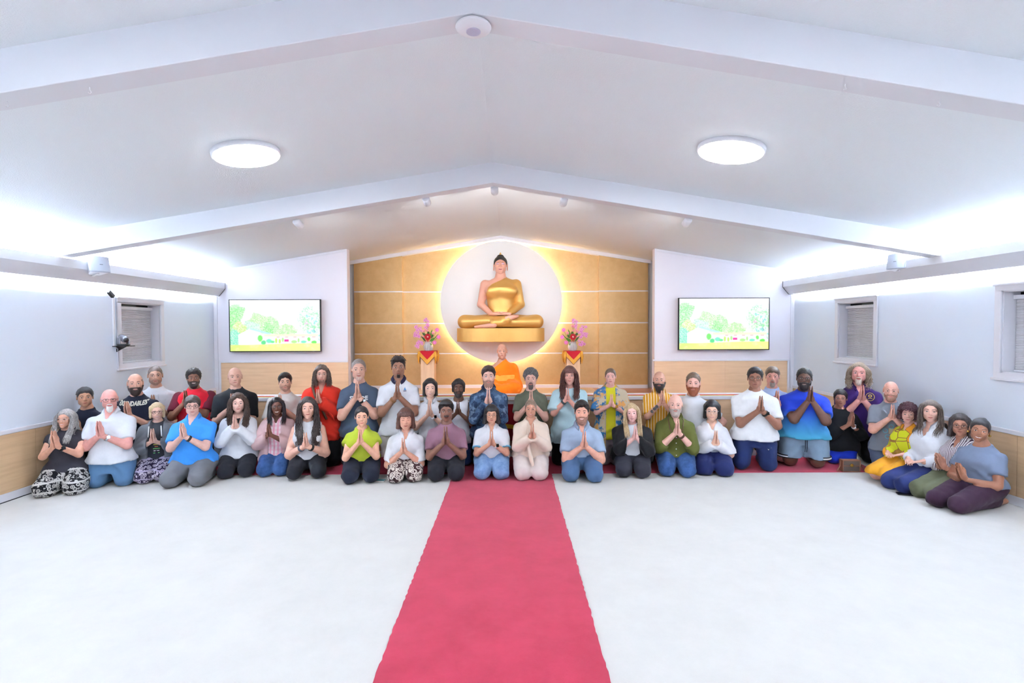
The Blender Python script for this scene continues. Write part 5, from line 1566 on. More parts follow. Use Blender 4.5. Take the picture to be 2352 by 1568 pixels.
# 26 cream blouse
p = person('woman with pulled back hair in cream satin blouse and cream trousers', 1219, 918, 959, dz(1108), 86, 973, sex='f', skin=(198, 144, 120), ht=.008, hair='short', hopt=dict(t=.006, nz=.001, front=.066, bun=((0, .105, .02), .026)), hcol=(96, 76, 64), hhi=(160, 134, 112), smile=.7, topm=cloth('cream_satin', (234, 214, 196), rough=.5), sleeve='long', neck='v', loose=.022, hem=-.005, bottom=cloth('cream_trouser', (222, 208, 202)), bl=.022, knee=76, bust=1.0, belly=1.08, hoff=.012, hs=.80, watch=(1, silver, silver))
pts = [(-.035, -.12, p['zj'] + .02), (-.03, -.165, p['zj'] - .10), (-.025, -.18, p['zj'] - .22), (.0, -.20, p['zj'] - .33), (.02, -.23, p['zj'] - .40)]
MB().tube(pts, [.008, .012, .017, .022, .016], 8).build('neck_scarf', cloth('cream_satin', 0), p['root'], True)
# 27 pale blue top, long auburn curls
p = person('woman with fringe and long auburn curls in pale aqua top', 1308, 840, 883, 5.78, 86, 891, pose='kneel', sex='f', skin=(216, 160, 144), ht=.016, hair='long', hopt=dict(t=.016, nz=.003, down=-.12, w=.022, face_w=.056, fringe=.034), hcol=(66, 34, 30), hhi=(116, 66, 56), lock=dict(n=369, length=.30, wave=.014, front=.75, rad=.0036, wf=4, spread=.03), smile=.45, topm=cloth('aqua_top', (184, 214, 222)), sleeve='half', neck='wide', loose=.03, flare=.012, hem=-.06, bottom=C_black, bl=.03, knee=82, bust=.9, hoff=-.03, bracelet=[(-1, mat('tattoo_band', (70, 84, 90), .7))])
# 28 grey blue polo, front
p = person('smiling man with swept black hair in pale blue grey polo and slate trousers', 1336, 918, 970, dz(1113), 100, 991, skin=(222, 164, 142), ht=.022, hair='short', hopt=dict(t=.016, nz=.004, nf=80, quiff=.018, fade=1, front=.064), hcol=(30, 27, 28), beard=('full', .003, .002), bcol=(132, 96, 82), smile=1.0, topm=cloth('grey_blue_polo', (156, 174, 198)), sleeve='tee', neck='v', collar=(cloth('grey_blue_polo', 0), .034, .016), hem=.0, bottom=C_slatep, bl=.02, knee=90, armr=1.15, hoff=.015, seat=.21)
# 29 kimono woman
p = person('woman with fair pulled back hair in patterned blue and tan robe over yellow top', 1402, 846, 884, 5.78, 78, 906, pose='kneel', sex='f', skin=(224, 170, 158), ht=.008, hair='short', hopt=dict(t=.007, nz=.001, front=.068, pony=1), hcol=(72, 54, 44), hhi=(128, 104, 86), smile=.35, topm=cloth('mustard_top', (190, 182, 34)), sleeve='short', jacket=cloth('tie_dye_robe', (186, 170, 146), pat='camo', c2=(54, 110, 158), c3=(206, 150, 84), scale=.62), jsl='half', jgap=(.05, .055), jhem=-.28, bottom=cloth('pale_mauve_trouser', (176, 164, 170)), bl=.03, knee=74, bust=.8, watch=(1, goldm, goldm), loose=.016)
# 30 blonde woman
p = person('woman with long blonde hair in black velvet hoodie over white tee', 1451, 926, 968, dz(1104), 94, 978, sex='f', skin=(240, 190, 182), ht=.012, hair='long', hopt=dict(t=.012, nz=.001, down=-.12, w=.020, face_w=.057), hcol=(170, 138, 98), hhi=(228, 204, 164), lock=dict(n=261, length=.285, wave=.0012, front=.8, rad=.0040, wf=1.2), smile=.75, topm=C_white, sleeve='short', jacket=cloth('black_velvet', (13, 14, 20), rough=.7, sheen=.1), jgap=(.05, .085), jhem=-.06, bottom=cloth('graphite_trouser', (48, 48, 58)), bl=.014, knee=76, bust=.95, hs=.76, hoff=.02, headroll=-4)
# 31 mustard striped shirt
p = person('bald man with big black beard in mustard striped shirt', 1514, 854, 893, 5.78, 78, 898, pose='kneel', skin=(206, 156, 134), ht=.001, hcol=(40, 34, 34), beard=('full', .012, .040), bcol=(36, 32, 32), smile=.4, brow=((48, 38, 34), 1.2), topm=cloth('mustard_stripe', (208, 148, 40), pat='stripe', c2=(240, 226, 196), scale=34, duty=.76), sleeve='half', neck='v', collar=(cloth('mustard_stripe', 0), .045, .02), bottom=C_black, knee=84, hoff=.015, armr=1.08)
for (q, fr) in ((-1, .35), (-1, .55), (-1, .72), (1, .45)):
    v = p['wr'][q] - p['el'][q]; c_ = p['el'][q] + v * fr + np.array((0, -.036 * p['s'], .012)); Mx = Matrix.Translation(c_) @ Matrix.Rotation(R(90), 4, 'X')
    MB().lathe([(.012, .0), (.018, .0), (.018, .006), (.012, .006)], 12).xform(Mx).build('tattoo', mat('tattoo_ink', (84, 82, 84), .8), p['root'])
# 32 white tee, red beard
p = person('man with ginger beard and short brown hair in plain white tee', 1592, 856, 903, 5.78, 82, 925, pose='kneel', skin=(226, 176, 160), ht=.010, hair='short', hopt=dict(t=.009, nz=.001, fade=1, front=.07), hcol=(88, 72, 58), beard=('full', .009, .014), bcol=(120, 62, 38), smile=.0, hands='down', topm=C_white, sleeve='tee', bottom=C_char, knee=78, belly=1.1)
# 33 olive shirt
p = person('bald man with grey beard in olive button shirt and jeans', 1551, 907, 952, dz(1102), 94, 962, skin=(226, 178, 162), ht=.001, hcol=(150, 130, 118), beard=('full', .005, .008), bcol=(150, 136, 128), smile=.3, topm=cloth('olive_shirt', (92, 96, 44)), sleeve='roll', neck='v', collar=(cloth('olive_shirt', 0), .040, .02), loose=.02, hem=-.02, bottom=C_jean, bl=.02, knee=80, watch=(1, mat('brown_strap', (96, 62, 46), .6), None), armr=1.05)
for i in range(5):
    decal(p, *disc2(.006, 8), inkw, 'button', .0, p['zj'] - .09 - i * .062)
pts = [(p['s'] * x, y, p['zj'] + z) for (x, y, z) in [(-.07, .02, .055), (-.085, -.08, .02), (-.07, -.135, -.07), (-.03, -.15, -.14), (.0, -.15, -.165), (.03, -.15, -.14), (.07, -.135, -.07), (.085, -.08, .02), (.07, .02, .055)]]
MB().tube(pts, .004, 6).build('bead_necklace', mat('dark_bead', (88, 48, 42), .5), p['root'], True)
# 34 white blouse, black bob
p = person('woman with rounded black bob in white wide collar blouse and navy culottes', 1635, 919, 966, dz(1099), 78, 989, sex='f', skin=(234, 188, 164), ht=.016, hair='bob', hopt=dict(t=.020, nz=.001, down=-.085, w=.024, face_w=.057, fringe=.056), hcol=(18, 18, 22), smile=.75, topm=cloth('white_silk', (236, 236, 242), rough=.6), sleeve='long', neck='v', loose=.024, flare=.004, hem=.02, bottom=cloth('navy_crepe', (30, 38, 84)), bl=.034, knee=84, bust=.85, glasses=((186, 180, 180), 'rect'), hoff=.014, hs=.80)
s_ = p['s']; V = []; n = 24
for j in range(2):
    for i in range(n + 1):
        a = -2.6 + 5.2 * i / n; rr = (.062 if j == 0 else .125) * s_; fr = max(0, -math.cos(a))
        V.append((math.sin(a) * rr, .012 + math.cos(a) * rr * (.95 if j == 0 else .92) - (.035 * fr if j else 0), p['zj'] + (.085 - .055 * fr if j == 0 else .022 - .075 * fr) * s_))
V2 = [(x, y - .004 if y < 0 else y + .004, z - .006) for (x, y, z) in V]
F_ = [(i, i + 1, n + 2 + i, n + 1 + i) for i in range(n)]; m_ = len(V); F_ += [(m_ + n + 1 + i, m_ + n + 2 + i, m_ + i + 1, m_ + i) for i in range(n)] + [(n + 1 + i, n + 2 + i, m_ + n + 2 + i, m_ + n + 1 + i) for i in range(n)]
MB().add(V + V2, F_).build('wide_collar', cloth('white_silk', 0), p['root'], True)
r_ = p['Wt']; MB().tube([(math.sin(a) * r_ * .98, -math.cos(a) * (p['dep'] + .045), p['zh'] + .045 - .012 * math.cos(a * 2)) for a in np.linspace(-1.5, 1.5, 16)] + [(r_ * .9, -.10, p['zh'] - .01)], .006, 6).build('chain_belt', silver, p['root'], True)
# 35 white tee man, navy track pants (cartoon print left out)
p = person('man with black hair and glasses in white tee and navy track trousers', 1734, 843, 892, dk(1089), 108, 910, pose='kneel', skin=(146, 100, 80), ht=.016, hair='short', hopt=dict(t=.015, nz=.003, fade=1, front=.064, quiff=.006), hcol=(26, 23, 24), smile=.2, topm=cloth('white_jersey', (236, 237, 240)), sleeve='tee', hem=.02, loose=.018, bottom=C_navyp, bl=.018, knee=92, belly=1.12, glasses=((74, 62, 56), 'rect'), watch=(1, blackstrap, blackface), hoff=.03, armr=1.12, seat=.385)
V2 = [(-.022, .004), (-.014, -.010), (.022, .020), (-.010, -.002)]; decal(p, V2, [(0, 1, 3), (1, 2, 3)], inkw, 'logo', .135, p['zh'] - .135, target='trousersVQ')
# 36 light blue tee
p = person('man with side swept brown hair in pale blue tee with red lettering', 1774, 842, 886, 5.84, 78, 898, pose='kneel', skin=(206, 148, 132), ht=.014, hair='short', hopt=dict(t=.014, nz=.003, fade=1, front=.052, quiff=.006), hcol=(88, 72, 60), beard=('goatee', .005, .004), bcol=(128, 116, 108), smile=.0, topm=cloth('pale_blue_tee', (166, 182, 218)), sleeve='tee', bottom=C_black, shorts=.13, knee=72, hoff=.02)
text_decal(p, 'RNU', .05, mat('red_ink', (206, 50, 96), .8), .05, p['zj'] - .06, bold=.003)
# 37 ombre tee
p = person('man in blue to teal ombre tee and grey blue sports shorts', 1847, 845, 892, dk(1084), 116, 888, pose='kneel', skin=(100, 66, 52), ht=.010, hair='short', hopt=dict(t=.009, nz=.001, front=.062), hcol=(20, 17, 17), beard=('full', .006, .010), bcol=(26, 20, 20), smile=.8, topm=cloth('ombre_tee', (36, 62, 186), pat='ombre', c2=(72, 158, 188), z0=.32, z1=.66), sleeve='tee', hem=.02, loose=.016, bottom=cloth('grey_blue_shorts', (120, 140, 160)), shorts=.115, bl=.022, knee=92, belly=1.3, armr=1.3, glasses=((60, 60, 66), 'rect'), hoff=.03, seat=.385)
for q in (-1, 1):
    a = np.linspace(0, 2 * math.pi, 25); kx_ = max((92 * (dk(1084) / F) / 2 - .068), .075)
    for (zz, m_, nm_) in ((.128, inkw, 'white_band'), (.142, blackstrap, 'black_band'), (.116, blackstrap, 'black_band')):
        MB().tube([(q * (kx_ - .003) + math.cos(t) * .112, -.028 + math.sin(t) * .112, zz) for t in a], .0065, 6, cap=False).build(nm_, m_, p['root'], True)
for x_ in (-.006, .012): MB().tube([(x_ + .0, -.165, p['zh'] - .06), (x_ + .002, -.155, p['zh'] - .14), (x_, -.145, p['zh'] - .19)], .0035, 6).build('drawstring', C_navy, p['root'], True)
# 38 black top woman, cobalt trousers
p = person('woman with tied dark hair in black cardigan and cobalt trousers', 1929, 894, 934, 5.78, 86, 946, pose='kneel', sex='f', skin=(164, 112, 92), ht=.012, hair='short', hopt=dict(t=.014, nz=.003, front=.06, bun=((.0, .11, .03), .032)), hcol=(26, 22, 24), smile=.4, topm=C_black, sleeve='q3', neck='crew', loose=.02, bottom=cloth('cobalt_trouser', (32, 66, 206)), bl=.02, knee=62, bust=.95, hoff=.03, seat=.235, watch=(1, whitestrap, blackface), hs=.84, yaw=-10)
# 39 purple polo
p = person('man with long curly grey blond hair in purple polo with round emblem', 1972, 832, 880, 5.85, 102, 886, pose='kneel', yaw=-25, skin=(226, 160, 150), ht=.012, hair='long', hopt=dict(t=.010, nz=.003, nf=110, down=-.12, w=.02, front=.084, temple=.05, face_w=.06, face_h=.11), hcol=(128, 108, 90), hhi=(190, 170, 146), lock=dict(n=245, length=.18, wave=.013, front=.25, rad=.0036, wf=4.5, spread=.035), beard=('goatee', .005, .008), bcol=(190, 172, 158), smile=.1, topm=cloth('purple_polo', (58, 34, 96)), sleeve='tee', neck='v', collar=(cloth('purple_polo', 0), .038, .018), bottom=C_black, knee=80, belly=1.25, armr=1.15)
yl = mat('yellow_ink', (216, 190, 84), .7)
decal(p, *ring2(.040, .045), yl, 'emblem_ring', .095, p['zj'] - .065); decal(p, *ring2(.010, .020, 16, 1, .8), yl, 'emblem', .095, p['zj'] - .055); decal(p, [(-.022, -.003), (.022, -.003), (.022, .003), (-.022, .003)], [(0, 1, 2, 3)], yl, 'emblem', .095, p['zj'] - .082)
# 40 grey graphic tee
p = person('bald man with brown beard in grey graphic tee and slate shorts', 2046, 877, 919, 5.42, 88, 930, pose='kneel', skin=(222, 168, 150), ht=.001, hcol=(120, 90, 72), beard=('full', .004, .003), bcol=(140, 100, 82), smile=.3, topm=cloth('grey_tee', (124, 128, 138)), sleeve='tee', bottom=cloth('slate_sweat', (86, 98, 124)), bl=.024, knee=56, seat=.27, belly=1.05, armr=1.2, yaw=-32, hoff=-.0, hem=.03)
tq = mat('teal_ink', (96, 156, 176), .8)
for (a, b_) in ((-.05, -.02), (.05, .0), (-.03, -.08), (.04, -.07), (.0, .03)): decal(p, *ring2(.016, .024, 14), tq, 'print', a, p['zh'] + .20 + b_)
decal(p, [(-.02, -.03), (.03, -.03), (.03, .03), (-.02, .03)], [(0, 1, 2, 3)], mat('tan_ink', (168, 160, 128), .8), 'print', 0, p['zh'] + .18)
# 41 floral shirt woman
p = person('woman with burgundy curls in yellow floral blouse with hands on her lap', 2089, 925, 972, 5.14, 74, 1060, sex='f', skin=(228, 176, 158), ht=.030, hands='lap', hair='bob', hopt=dict(t=.030, nz=.008, nf=90, down=-.06, w=.034, face_w=.056, flare=.012), hcol=(54, 24, 32), hhi=(96, 50, 60), curl=dict(n=260, R0=1.30, size=.020, zmin=-.10, yfront=-.045, zfront=.055), smile=.2, yaw=-72,
       topm=cloth('yellow_floral', (206, 208, 40), pat='floral', c2=(226, 150, 40), c3=(168, 128, 66), c4=(240, 206, 222), scale=1.0), sleeve='long', neck='v', collar=(cloth('yellow_floral', 0), .045, .02), loose=.022, flare=.01, hem=.01, bottom=cloth('ochre_skirt', (214, 148, 36)), shorts=.075, bl=.022, knee=66, bust=.9, kn_f=.40)
# 42 white shirt woman
p = person('woman with long straight hair in sheer white shirt and navy trousers', 2141, 917, 967, 4.90, 78, 1070, sex='f', skin=(228, 178, 158), ht=.012, hands='lap', hair='long', hopt=dict(t=.011, nz=.001, down=-.12, w=.018, face_w=.06, part_x=-.01), hcol=(70, 58, 54), hhi=(140, 120, 106), lock=dict(n=228, length=.26, wave=.0012, front=.25, rad=.0040, wf=1.2), smile=.2, yaw=-76,
       topm=cloth('sheer_white', (232, 234, 240)), sleeve='long', neck='deepv', collar=(cloth('sheer_white', 0), .045, .02), loose=.026, hem=.0, bottom=cloth('navy_slacks', (34, 44, 92)), bl=.02, knee=70, bust=.9, kn_f=.46, hip=1.05)
# 43 striped shirt woman
p = person('woman with dark wavy hair and black glasses in striped shirt and olive trousers', 2209, 948, 999, 4.66, 80, 1040, sex='f', skin=(182, 128, 106), ht=.018, hair='mid', hopt=dict(t=.018, nz=.004, nf=70, down=-.13, w=.028, face_w=.058, part_x=-.01, flare=.01), hcol=(34, 28, 30), hhi=(88, 76, 76), smile=.15, yaw=-74,
       topm=cloth('plum_stripe', (226, 220, 222), pat='stripe', c2=(84, 60, 78), scale=78, duty=.62), sleeve='q3', neck='open', collar=(cloth('plum_stripe', 0), .04, .02), loose=.022, bottom=cloth('olive_slacks', (96, 100, 76)), bl=.03, knee=76, bust=.95, kn_f=.44, glasses=((36, 32, 34), 'rect'), tilt=34, hs=.88, belly=1.1)
# 44 grey blue tee woman
p = person('young woman with hair bun in grey blue tee and plum leggings', 2254, 959, 1013, 4.40, 104, 1062, sex='f', skin=(158, 108, 84), ht=.010, hair='short', hopt=dict(t=.009, nz=.001, front=.062, bun=((.015, .085, .095), .030)), hcol=(24, 20, 22), smile=1.0, yaw=-72, headroll=8,
       topm=cloth('grey_blue_tee', (118, 130, 154)), sleeve='short', neck='wide', hem=-.005, bottom=C_maroonp, bl=.008, knee=84, bust=.8, kn_f=.46, tilt=30, hs=.86, armr=.92, hip=1.05)
for q in (-1, 1): MB().ball(tuple(p['head_x'](np.array([(q * .084, .004, -.04)]))[0]), .010).build('earring', goldm, p['root'], True)
# 24 monk
p = person('monk in orange robe with one bare shoulder sitting on the stage', 1153, 789.5, 823, 8.15, 72, 870, pose='cross', skin=(206, 156, 136), ht=.001, hcol=(120, 96, 84), smile=.0, brow=((120, 96, 86), .6), hands='lap', seat=.14, headyaw=0, yaw=0, knee=90, base=ZS + .047)
g_, s_, zj_ = p['g'], p['s'], p['zj']
C_rb = cloth('saffron_robe', (240, 122, 16), sheen=.1)
t_ = p['tor'] - f32(.020)
ra2 = smin(p['up'][1] - f32(.034), np.maximum(p['fo'][1] - f32(.05), -(g_.y + f32(.13))), .03)
t_ = smin(t_, ra2, .04)
t_ = smin(t_, np.maximum(p['leg'] - f32(.035), g_.z - f32(.22)), .04) + p['wrinkle'] * 1.4
n_ = (-.62, .78)       # diagonal upper edge from the neck to the bare armpit
ln2 = (g_.x - f32(.045 * s_)) * f32(n_[0]) + (g_.z - f32(zj_ + .075 * s_)) * f32(n_[1])
t_ = np.maximum(t_, ln2)
t_ = np.maximum(t_, -cone(g_, (0, .016, zj_ + .03), (0, .0, zj_ + .25), .062 * s_, .062 * s_))
t_ = np.maximum(t_, -np.minimum(p['up'][-1], p['fo'][-1]) - f32(.0)) if False else t_
V, Q = nets(np.maximum(t_, f32(.002) - g_.z), g_); link('robe', mesh_np('robe', V, Q, C_rb), p['root'])
zb_ = p['zh'] + .09
sash = np.maximum(p['tor'] - f32(.034) + p['wrinkle'], np.abs(g_.z - f32(zb_)) - f32(.05))
V, Q = nets(sash, g_); link('sash', mesh_np('sash', V, Q, cloth('pale_orange_sash', (250, 168, 70))), p['root'])
mb = MB()     # folded shoulder cloth
pts = [(.13, .06, zj_ - .02), (.12, -.02, zj_ + .045), (.07, -.105, zj_ - .03), (.0, -.135, zj_ - .12), (-.05, -.14, zj_ - .2)]
V = []
for i, (x, y, z) in enumerate(pts):
    w_ = .055
    V += [(x - w_ * .8, y - .012, z + w_ * .5), (x + w_ * .8, y - .012, z - w_ * .5), (x + w_ * .8, y + .02, z - w_ * .5), (x - w_ * .8, y + .02, z + w_ * .5)]
mb.add(V, [(i * 4 + j, (i + 1) * 4 + j, (i + 1) * 4 + (j + 1) % 4, i * 4 + (j + 1) % 4) for i in range(4) for j in range(4)] + [(0, 1, 2, 3), (19, 18, 17, 16)])
o = mb.build('shoulder_cloth', C_rb, p['root'], True); md = o.modifiers.new('sub', 'SUBSURF'); md.levels = md.render_levels = 2
# ================================================================== STATUE, PEDESTALS, SMALL THINGS
M_goldp = mat('gold_paint', (216, 168, 92), .38, .5, var=.04, varscale=5)
M_pink = mat('painted_flesh', (226, 168, 146), .45)
M_hairb = mat('painted_black', (30, 28, 30), .45)
def statue():
    yb = 8.62                                  # axis of the statue in depth
    base = at(1149.5, 785, yb - .28)
    root = empty('buddha_statue', (XC + .005, yb, base.z)); tag(root, 'golden seated statue with crossed legs on a golden drum base', 'statue')
    hb = .225; W = .735
    # drum: flat back against the disc, curved front
    n = 40; V = []; Fs = []
    pl_ = [(W * math.sin(a), -.34 * math.cos(a)) for a in np.linspace(-math.pi / 2, math.pi / 2, n)]
    pl_ = [(x, y) for x, y in pl_] + [(W, .30), (-W, .30)]
    MB().prism(pl_, 'z', 0, hb).build('drum_base', M_goldp, root, bevel=.006)
    z0 = hb
    g = Grid((-.80, -.42, z0 - .02), (.80, .34, z0 + 1.22), .0150)
    # legs: folded, knees wide
    legs = None
    lz = z0 + .105
    R_ = smin(cone(g, (.20, .10, lz), (.60, -.02, lz), .115, .098), cone(g, (.60, -.03, lz), (-.10, -.27, lz - .015), .100, .060), .05)
    L_ = smin(cone(g, (-.20, .10, lz), (-.60, -.02, lz), .115, .098), cone(g, (-.60, -.03, lz), (.12, -.25, lz + .030), .100, .056), .05)
    legs = smin(R_, L_, .02); legs = smin(legs, ell(g, (0, .06, lz), (.34, .20, .11)), .06)
    legs = np.maximum(legs, f32(z0) - g.z)
    # torso
    zb, zs_ = z0 + .12, z0 + .80
    tz = [zb - .1, zb, zb + .20, zb + .42, zb + .55, zs_ - .07, zs_ + .01, zs_ + .05, zs_ + .09]
    tw = [.205, .202, .190, .222, .246, .240, .18, .095, .07]
    td = [.165, .160, .15, .155, .175, .15, .11, .08, .07]
    tc = [.04, .04, .04, .04, .03, .04, .045, .05, .05]
    tor = loft(g, tz, tw, td, tc, 2.2)
    for q in (-1, 1): tor = smin(tor, ell(g, (q * .12, -.085, zb + .50), (.135, .075, .095)), .04)
    Sh = {q: (q * .262, .04, zs_ - .066) for q in (-1, 1)}
    El = {q: (q * .335, .03, z0 + .40) for q in (-1, 1)}
    Wr = {q: (q * .165, -.16, z0 + .245) for q in (-1, 1)}
    arm = {q: smin(cone(g, Sh[q], El[q], .080, .060), cone(g, El[q], Wr[q], .060, .043), .02) for q in (-1, 1)}
    nk = cone(g, (0, .05, zs_ - .02), (0, .03, zs_ + .16), .085, .078)
    hand = None
    for q in (-1, 1):
        h_ = ell(g, (q * .105, -.195, z0 + .232), (.085, .05, .03))
        for i in range(4): h_ = smin(h_, cone(g, (q * .07, -.225 + i * .022, z0 + .228 + .006 * i), (q * -.03, -.235 + i * .02, z0 + .222 + .005 * i), .0155, .010), .006)
        h_ = smin(h_, cone(g, (q * .11, -.165, z0 + .25), (q * .01, -.175, z0 + .268), .018, .011), .008)
        hand = h_ if hand is None else np.minimum(hand, h_)
    ft = smin(cone(g, (.10, -.27, z0 + .150), (.27, -.25, z0 + .19), .044, .026), ell(g, (.22, -.255, z0 + .195), (.09, .036, .018)), .02)
    ft2 = cone(g, (-.10, -.30, z0 + .05), (-.42, -.175, z0 + .02), .046, .022)
    skin = smin(smin(tor, nk, .05), arm[-1], .05)
    skin = np.minimum(skin, np.minimum(hand, np.minimum(ft, ft2)))
    skin = np.maximum(skin, f32(z0) - g.z)
    A = Acc(); A.add(*nets(skin, g), 0)
    s = .345 / .23 * .86
    hc = np.array((0, .015, zs_ + .255))
    HV, HQ = HEADS['f']
    A.add(HV * s * np.array((1.13, 1.0, 1.0)) + hc, HQ, 0)
    for (V, Q, mi) in face_cached('f', .2, .1, .5): A.add(V * s * np.array((1.13, 1.0, 1.0)) + hc, Q, mi)
    for q in (-1, 1):   # long ear lobes and painted eyelids
        mb = MB().ball((q * .088 * s, .012 * s, -.042 * s), (.008 * s, .012 * s, .03 * s)); mb.v = [tuple(np.array(v) + hc) for v in mb.v]
        A.add(np.array(mb.v), np.array(mb.f), 0)
        xs = q * np.linspace(.016, .047, 9); up_ = .013 + .004 * np.sin(np.linspace(0, np.pi, 9)); dn_ = .0015 - .0035 * np.sin(np.linspace(0, np.pi, 9)) * 0
        V, Q = strip('f', np.stack([xs, up_], 1), np.stack([xs, dn_ + np.zeros(9)], 1), .0014); A.add(V * s * np.array((1.13, 1, 1.0)) + hc, Q, 2)
    a = np.linspace(0, 6.2832, 11)[:-1]; P = np.array([(.0028 * math.cos(t), .040 + .0028 * math.sin(t)) for t in a] + [(0, .040)]); y = head_surf('f', P[:, 0], P[:, 1]) - .002
    A.add(np.stack([P[:, 0], y, P[:, 1]], 1) * s * np.array((1.13, 1, 1.0)) + hc, np.array([(10, i, (i + 1) % 10) for i in range(10)]), 3)
    me = A.mesh('figure', [M_pink, M_eyew, mat('lilac_lid', (206, 170, 200), .5), mat('thin_brow', (70, 40, 44), .6), mat('statue_lip', (176, 92, 104), .4), mat('statue_lash', (60, 36, 50), .6), M_teeth])
    link('figure', me, root)
    # robe over one shoulder
    rb = tor - f32(.014)
    rb = smin(rb, np.maximum(arm[1] - f32(.010), f32(z0 + .235) - g.z - g.x * 0), .05)
    zl_ = np.interp(g.x.ravel(), [-.30, -.235, -.205, -.14, -.05, .02, .09, .13], [-.40, -.22, -.13, -.065, -.025, .005, .05, .12]).astype(f32)[:, None, None]
    ln2 = (g.z - (f32(zs_) + zl_)) * f32(.75)          # the edge sweeps down to the armpit
    rb = np.maximum(rb, ln2)
    rb = np.maximum(rb, -(nk - f32(.006)))
    rb = np.maximum(rb, -(arm[-1] - f32(.004)))
    V, Q = nets(rb, g); link('robe', mesh_np('robe', V, Q, M_goldp), root)
    lw = legs - f32(.010)
    V, Q = nets(np.maximum(lw, f32(z0) - g.z), g); link('lower_robe', mesh_np('lower_robe', V, Q, M_goldp), root)
    # hair cap, topknot, flame
    hg = Grid((-.14, -.15, -.16), (.14, .16, .24), .0075)
    sk = ell(hg, (0, .014, .034), (.079, .098, .094))
    zl = np.interp(hg.y.ravel(), [-.2, -.08, -.05, -.02, .0, .04, .1], [.064, .062, .036, .0, -.02, -.04, -.06]).astype(f32)[None, :, None] - np.abs(hg.x) * .25 + .012 * 1.0
    cap = smax(sk, zl - hg.z, .008)
    cap = smin(cap, ell(hg, (0, .012, .118), (.040, .042, .030)), .010)
    V, Q = nets(cap, hg); link('hair', mesh_np('hair', V * s * np.array((1.13, 1, .96)) + hc, Q, M_hairb), root)
    fl = MB().lathe([(.010, .0), (.018, .010), (.015, .020), (.006, .032), (.001, .042)], 12, c=(0, .01 * s, hc[2] + .142 * s * .96)); fl.build('flame_finial', M_goldp, root, True)
    return root
statue()

# pedestals with fringed cloths, vases and bouquets
M_redc = mat('red_velvet', (178, 14, 34), .85); M_fr = mat('gold_fringe', (214, 154, 50), .6, var=.15, varscale=90); M_glassv = mat('cut_glass', (236, 240, 246), .12, trans=.45, ior=1.3); M_edge = mat('dark_braid', (110, 40, 30), .7)
def pedestal(px, side):
    p = at(px, 806, 8.55)
    zt = p.z; x = p.x
    nm = 'beside the bare shoulder of the statue' if side < 0 else 'beside the robed shoulder of the statue'
    root = empty('pedestal', (x, 8.55, ZS + .046)); tag(root, 'tall square maple pedestal ' + nm, 'pedestal')
    h = zt - ZS - .046; w_ = .112
    MB().box(-w_, w_, -w_, w_, 0, h - .006).build('column', M_woodz, root, bevel=.004)
    MB().box(-w_ - .012, w_ + .012, -w_ - .012, w_ + .012, h - .03, h - .004).build('top_board', M_woodz, root, bevel=.003)
    cl = empty('altar_cloth', (x, 8.55, zt)); tag(cl, 'red cloth with gold fringe on the pedestal ' + nm, 'cloth')
    a = w_ + .018
    MB().box(-a, a, -a, a, -.003, .004).build('cloth_top', M_redc, cl)
    for k in range(4):
        Mz = Matrix.Rotation(k * math.pi / 2, 4, 'Z')
        def tri(pts, y0, y1, m, n_):
            MB().prism(pts, 'y', y0, y1).xform(Mz).build(n_, m, cl)
        tri([(-a, .004), (a, .004), (0, -.135)], -a - .006, -a, M_redc, 'cloth_flap')
        e = .012
        # gold fringe as a V band, with hanging threads
        tri([(-a, -.0), (-a, -.075), (0, -.215), (a, -.075), (a, -.0), (0, -.135)], -a - .008, -a - .003, M_fr, 'fringe')
        mb = MB()
        mb.tube([(-a, -a - .008, -.075), (0, -a - .008, -.217), (a, -a - .008, -.075)], .0035, 5); mb.xform(Mz); mb.build('braid', M_edge, cl)
    for (sx, sy) in ((-1, -1), (1, -1), (1, 1), (-1, 1)):
        MB().tube([(sx * a, sy * a, .0), (sx * (a + .012), sy * (a + .012), -.08), (sx * (a + .008), sy * (a + .008), -.20)], [.022, .026, .006], 7).build('corner_fold', M_fr, cl, True)
    # vase
    vs = empty('vase', (x, 8.55, zt + .004)); tag(vs, 'round cut glass vase on the pedestal ' + nm, 'vase')
    sides = 28; prof = [(.045, 0), (.062, .012), (.076, .055), (.074, .085), (.056, .125), (.060, .15), (.066, .158)]
    V = []; Fs = []
    for i, (r, z) in enumerate(prof):
        for k in range(sides):
            rr = r * (1 + (.05 if k % 2 else -.03) * (1 if 0 < i < 5 else .2)); an = 2 * math.pi * k / sides
            V.append((rr * math.cos(an), rr * math.sin(an), z))
    for i in range(len(prof) - 1):
        for k in range(sides): Fs.append((i * sides + k, i * sides + (k + 1) % sides, (i + 1) * sides + (k + 1) % sides, (i + 1) * sides + k))
    Fs.append(tuple(range(sides - 1, -1, -1)))
    MB().add(V, Fs).build('glass', M_glassv, vs)
    MB().lathe([(.04, .008), (.058, .03), (.064, .07), (.05, .11)], 20).build('water', mat('vase_water', (190, 205, 200), .05, trans=.85, ior=1.33), vs, True)
    bouquet(x, 8.55, zt + .004, side, nm)
M_gr = mat('stem_green', (84, 124, 40), .6); M_lf = mat('leaf_green', (74, 136, 36), .5); M_lf2 = mat('leaf_dark', (44, 88, 34), .5)
M_orch = mat('orchid_pink', (224, 150, 206), .6); M_orch2 = mat('orchid_deep', (190, 84, 160), .6); M_ger = mat('gerbera_pink', (228, 118, 200), .6); M_carn = mat('carnation_pink', (238, 160, 172), .7); M_redf = mat('red_flower', (190, 16, 36), .6); M_cen = mat('flower_centre', (240, 214, 200), .6)
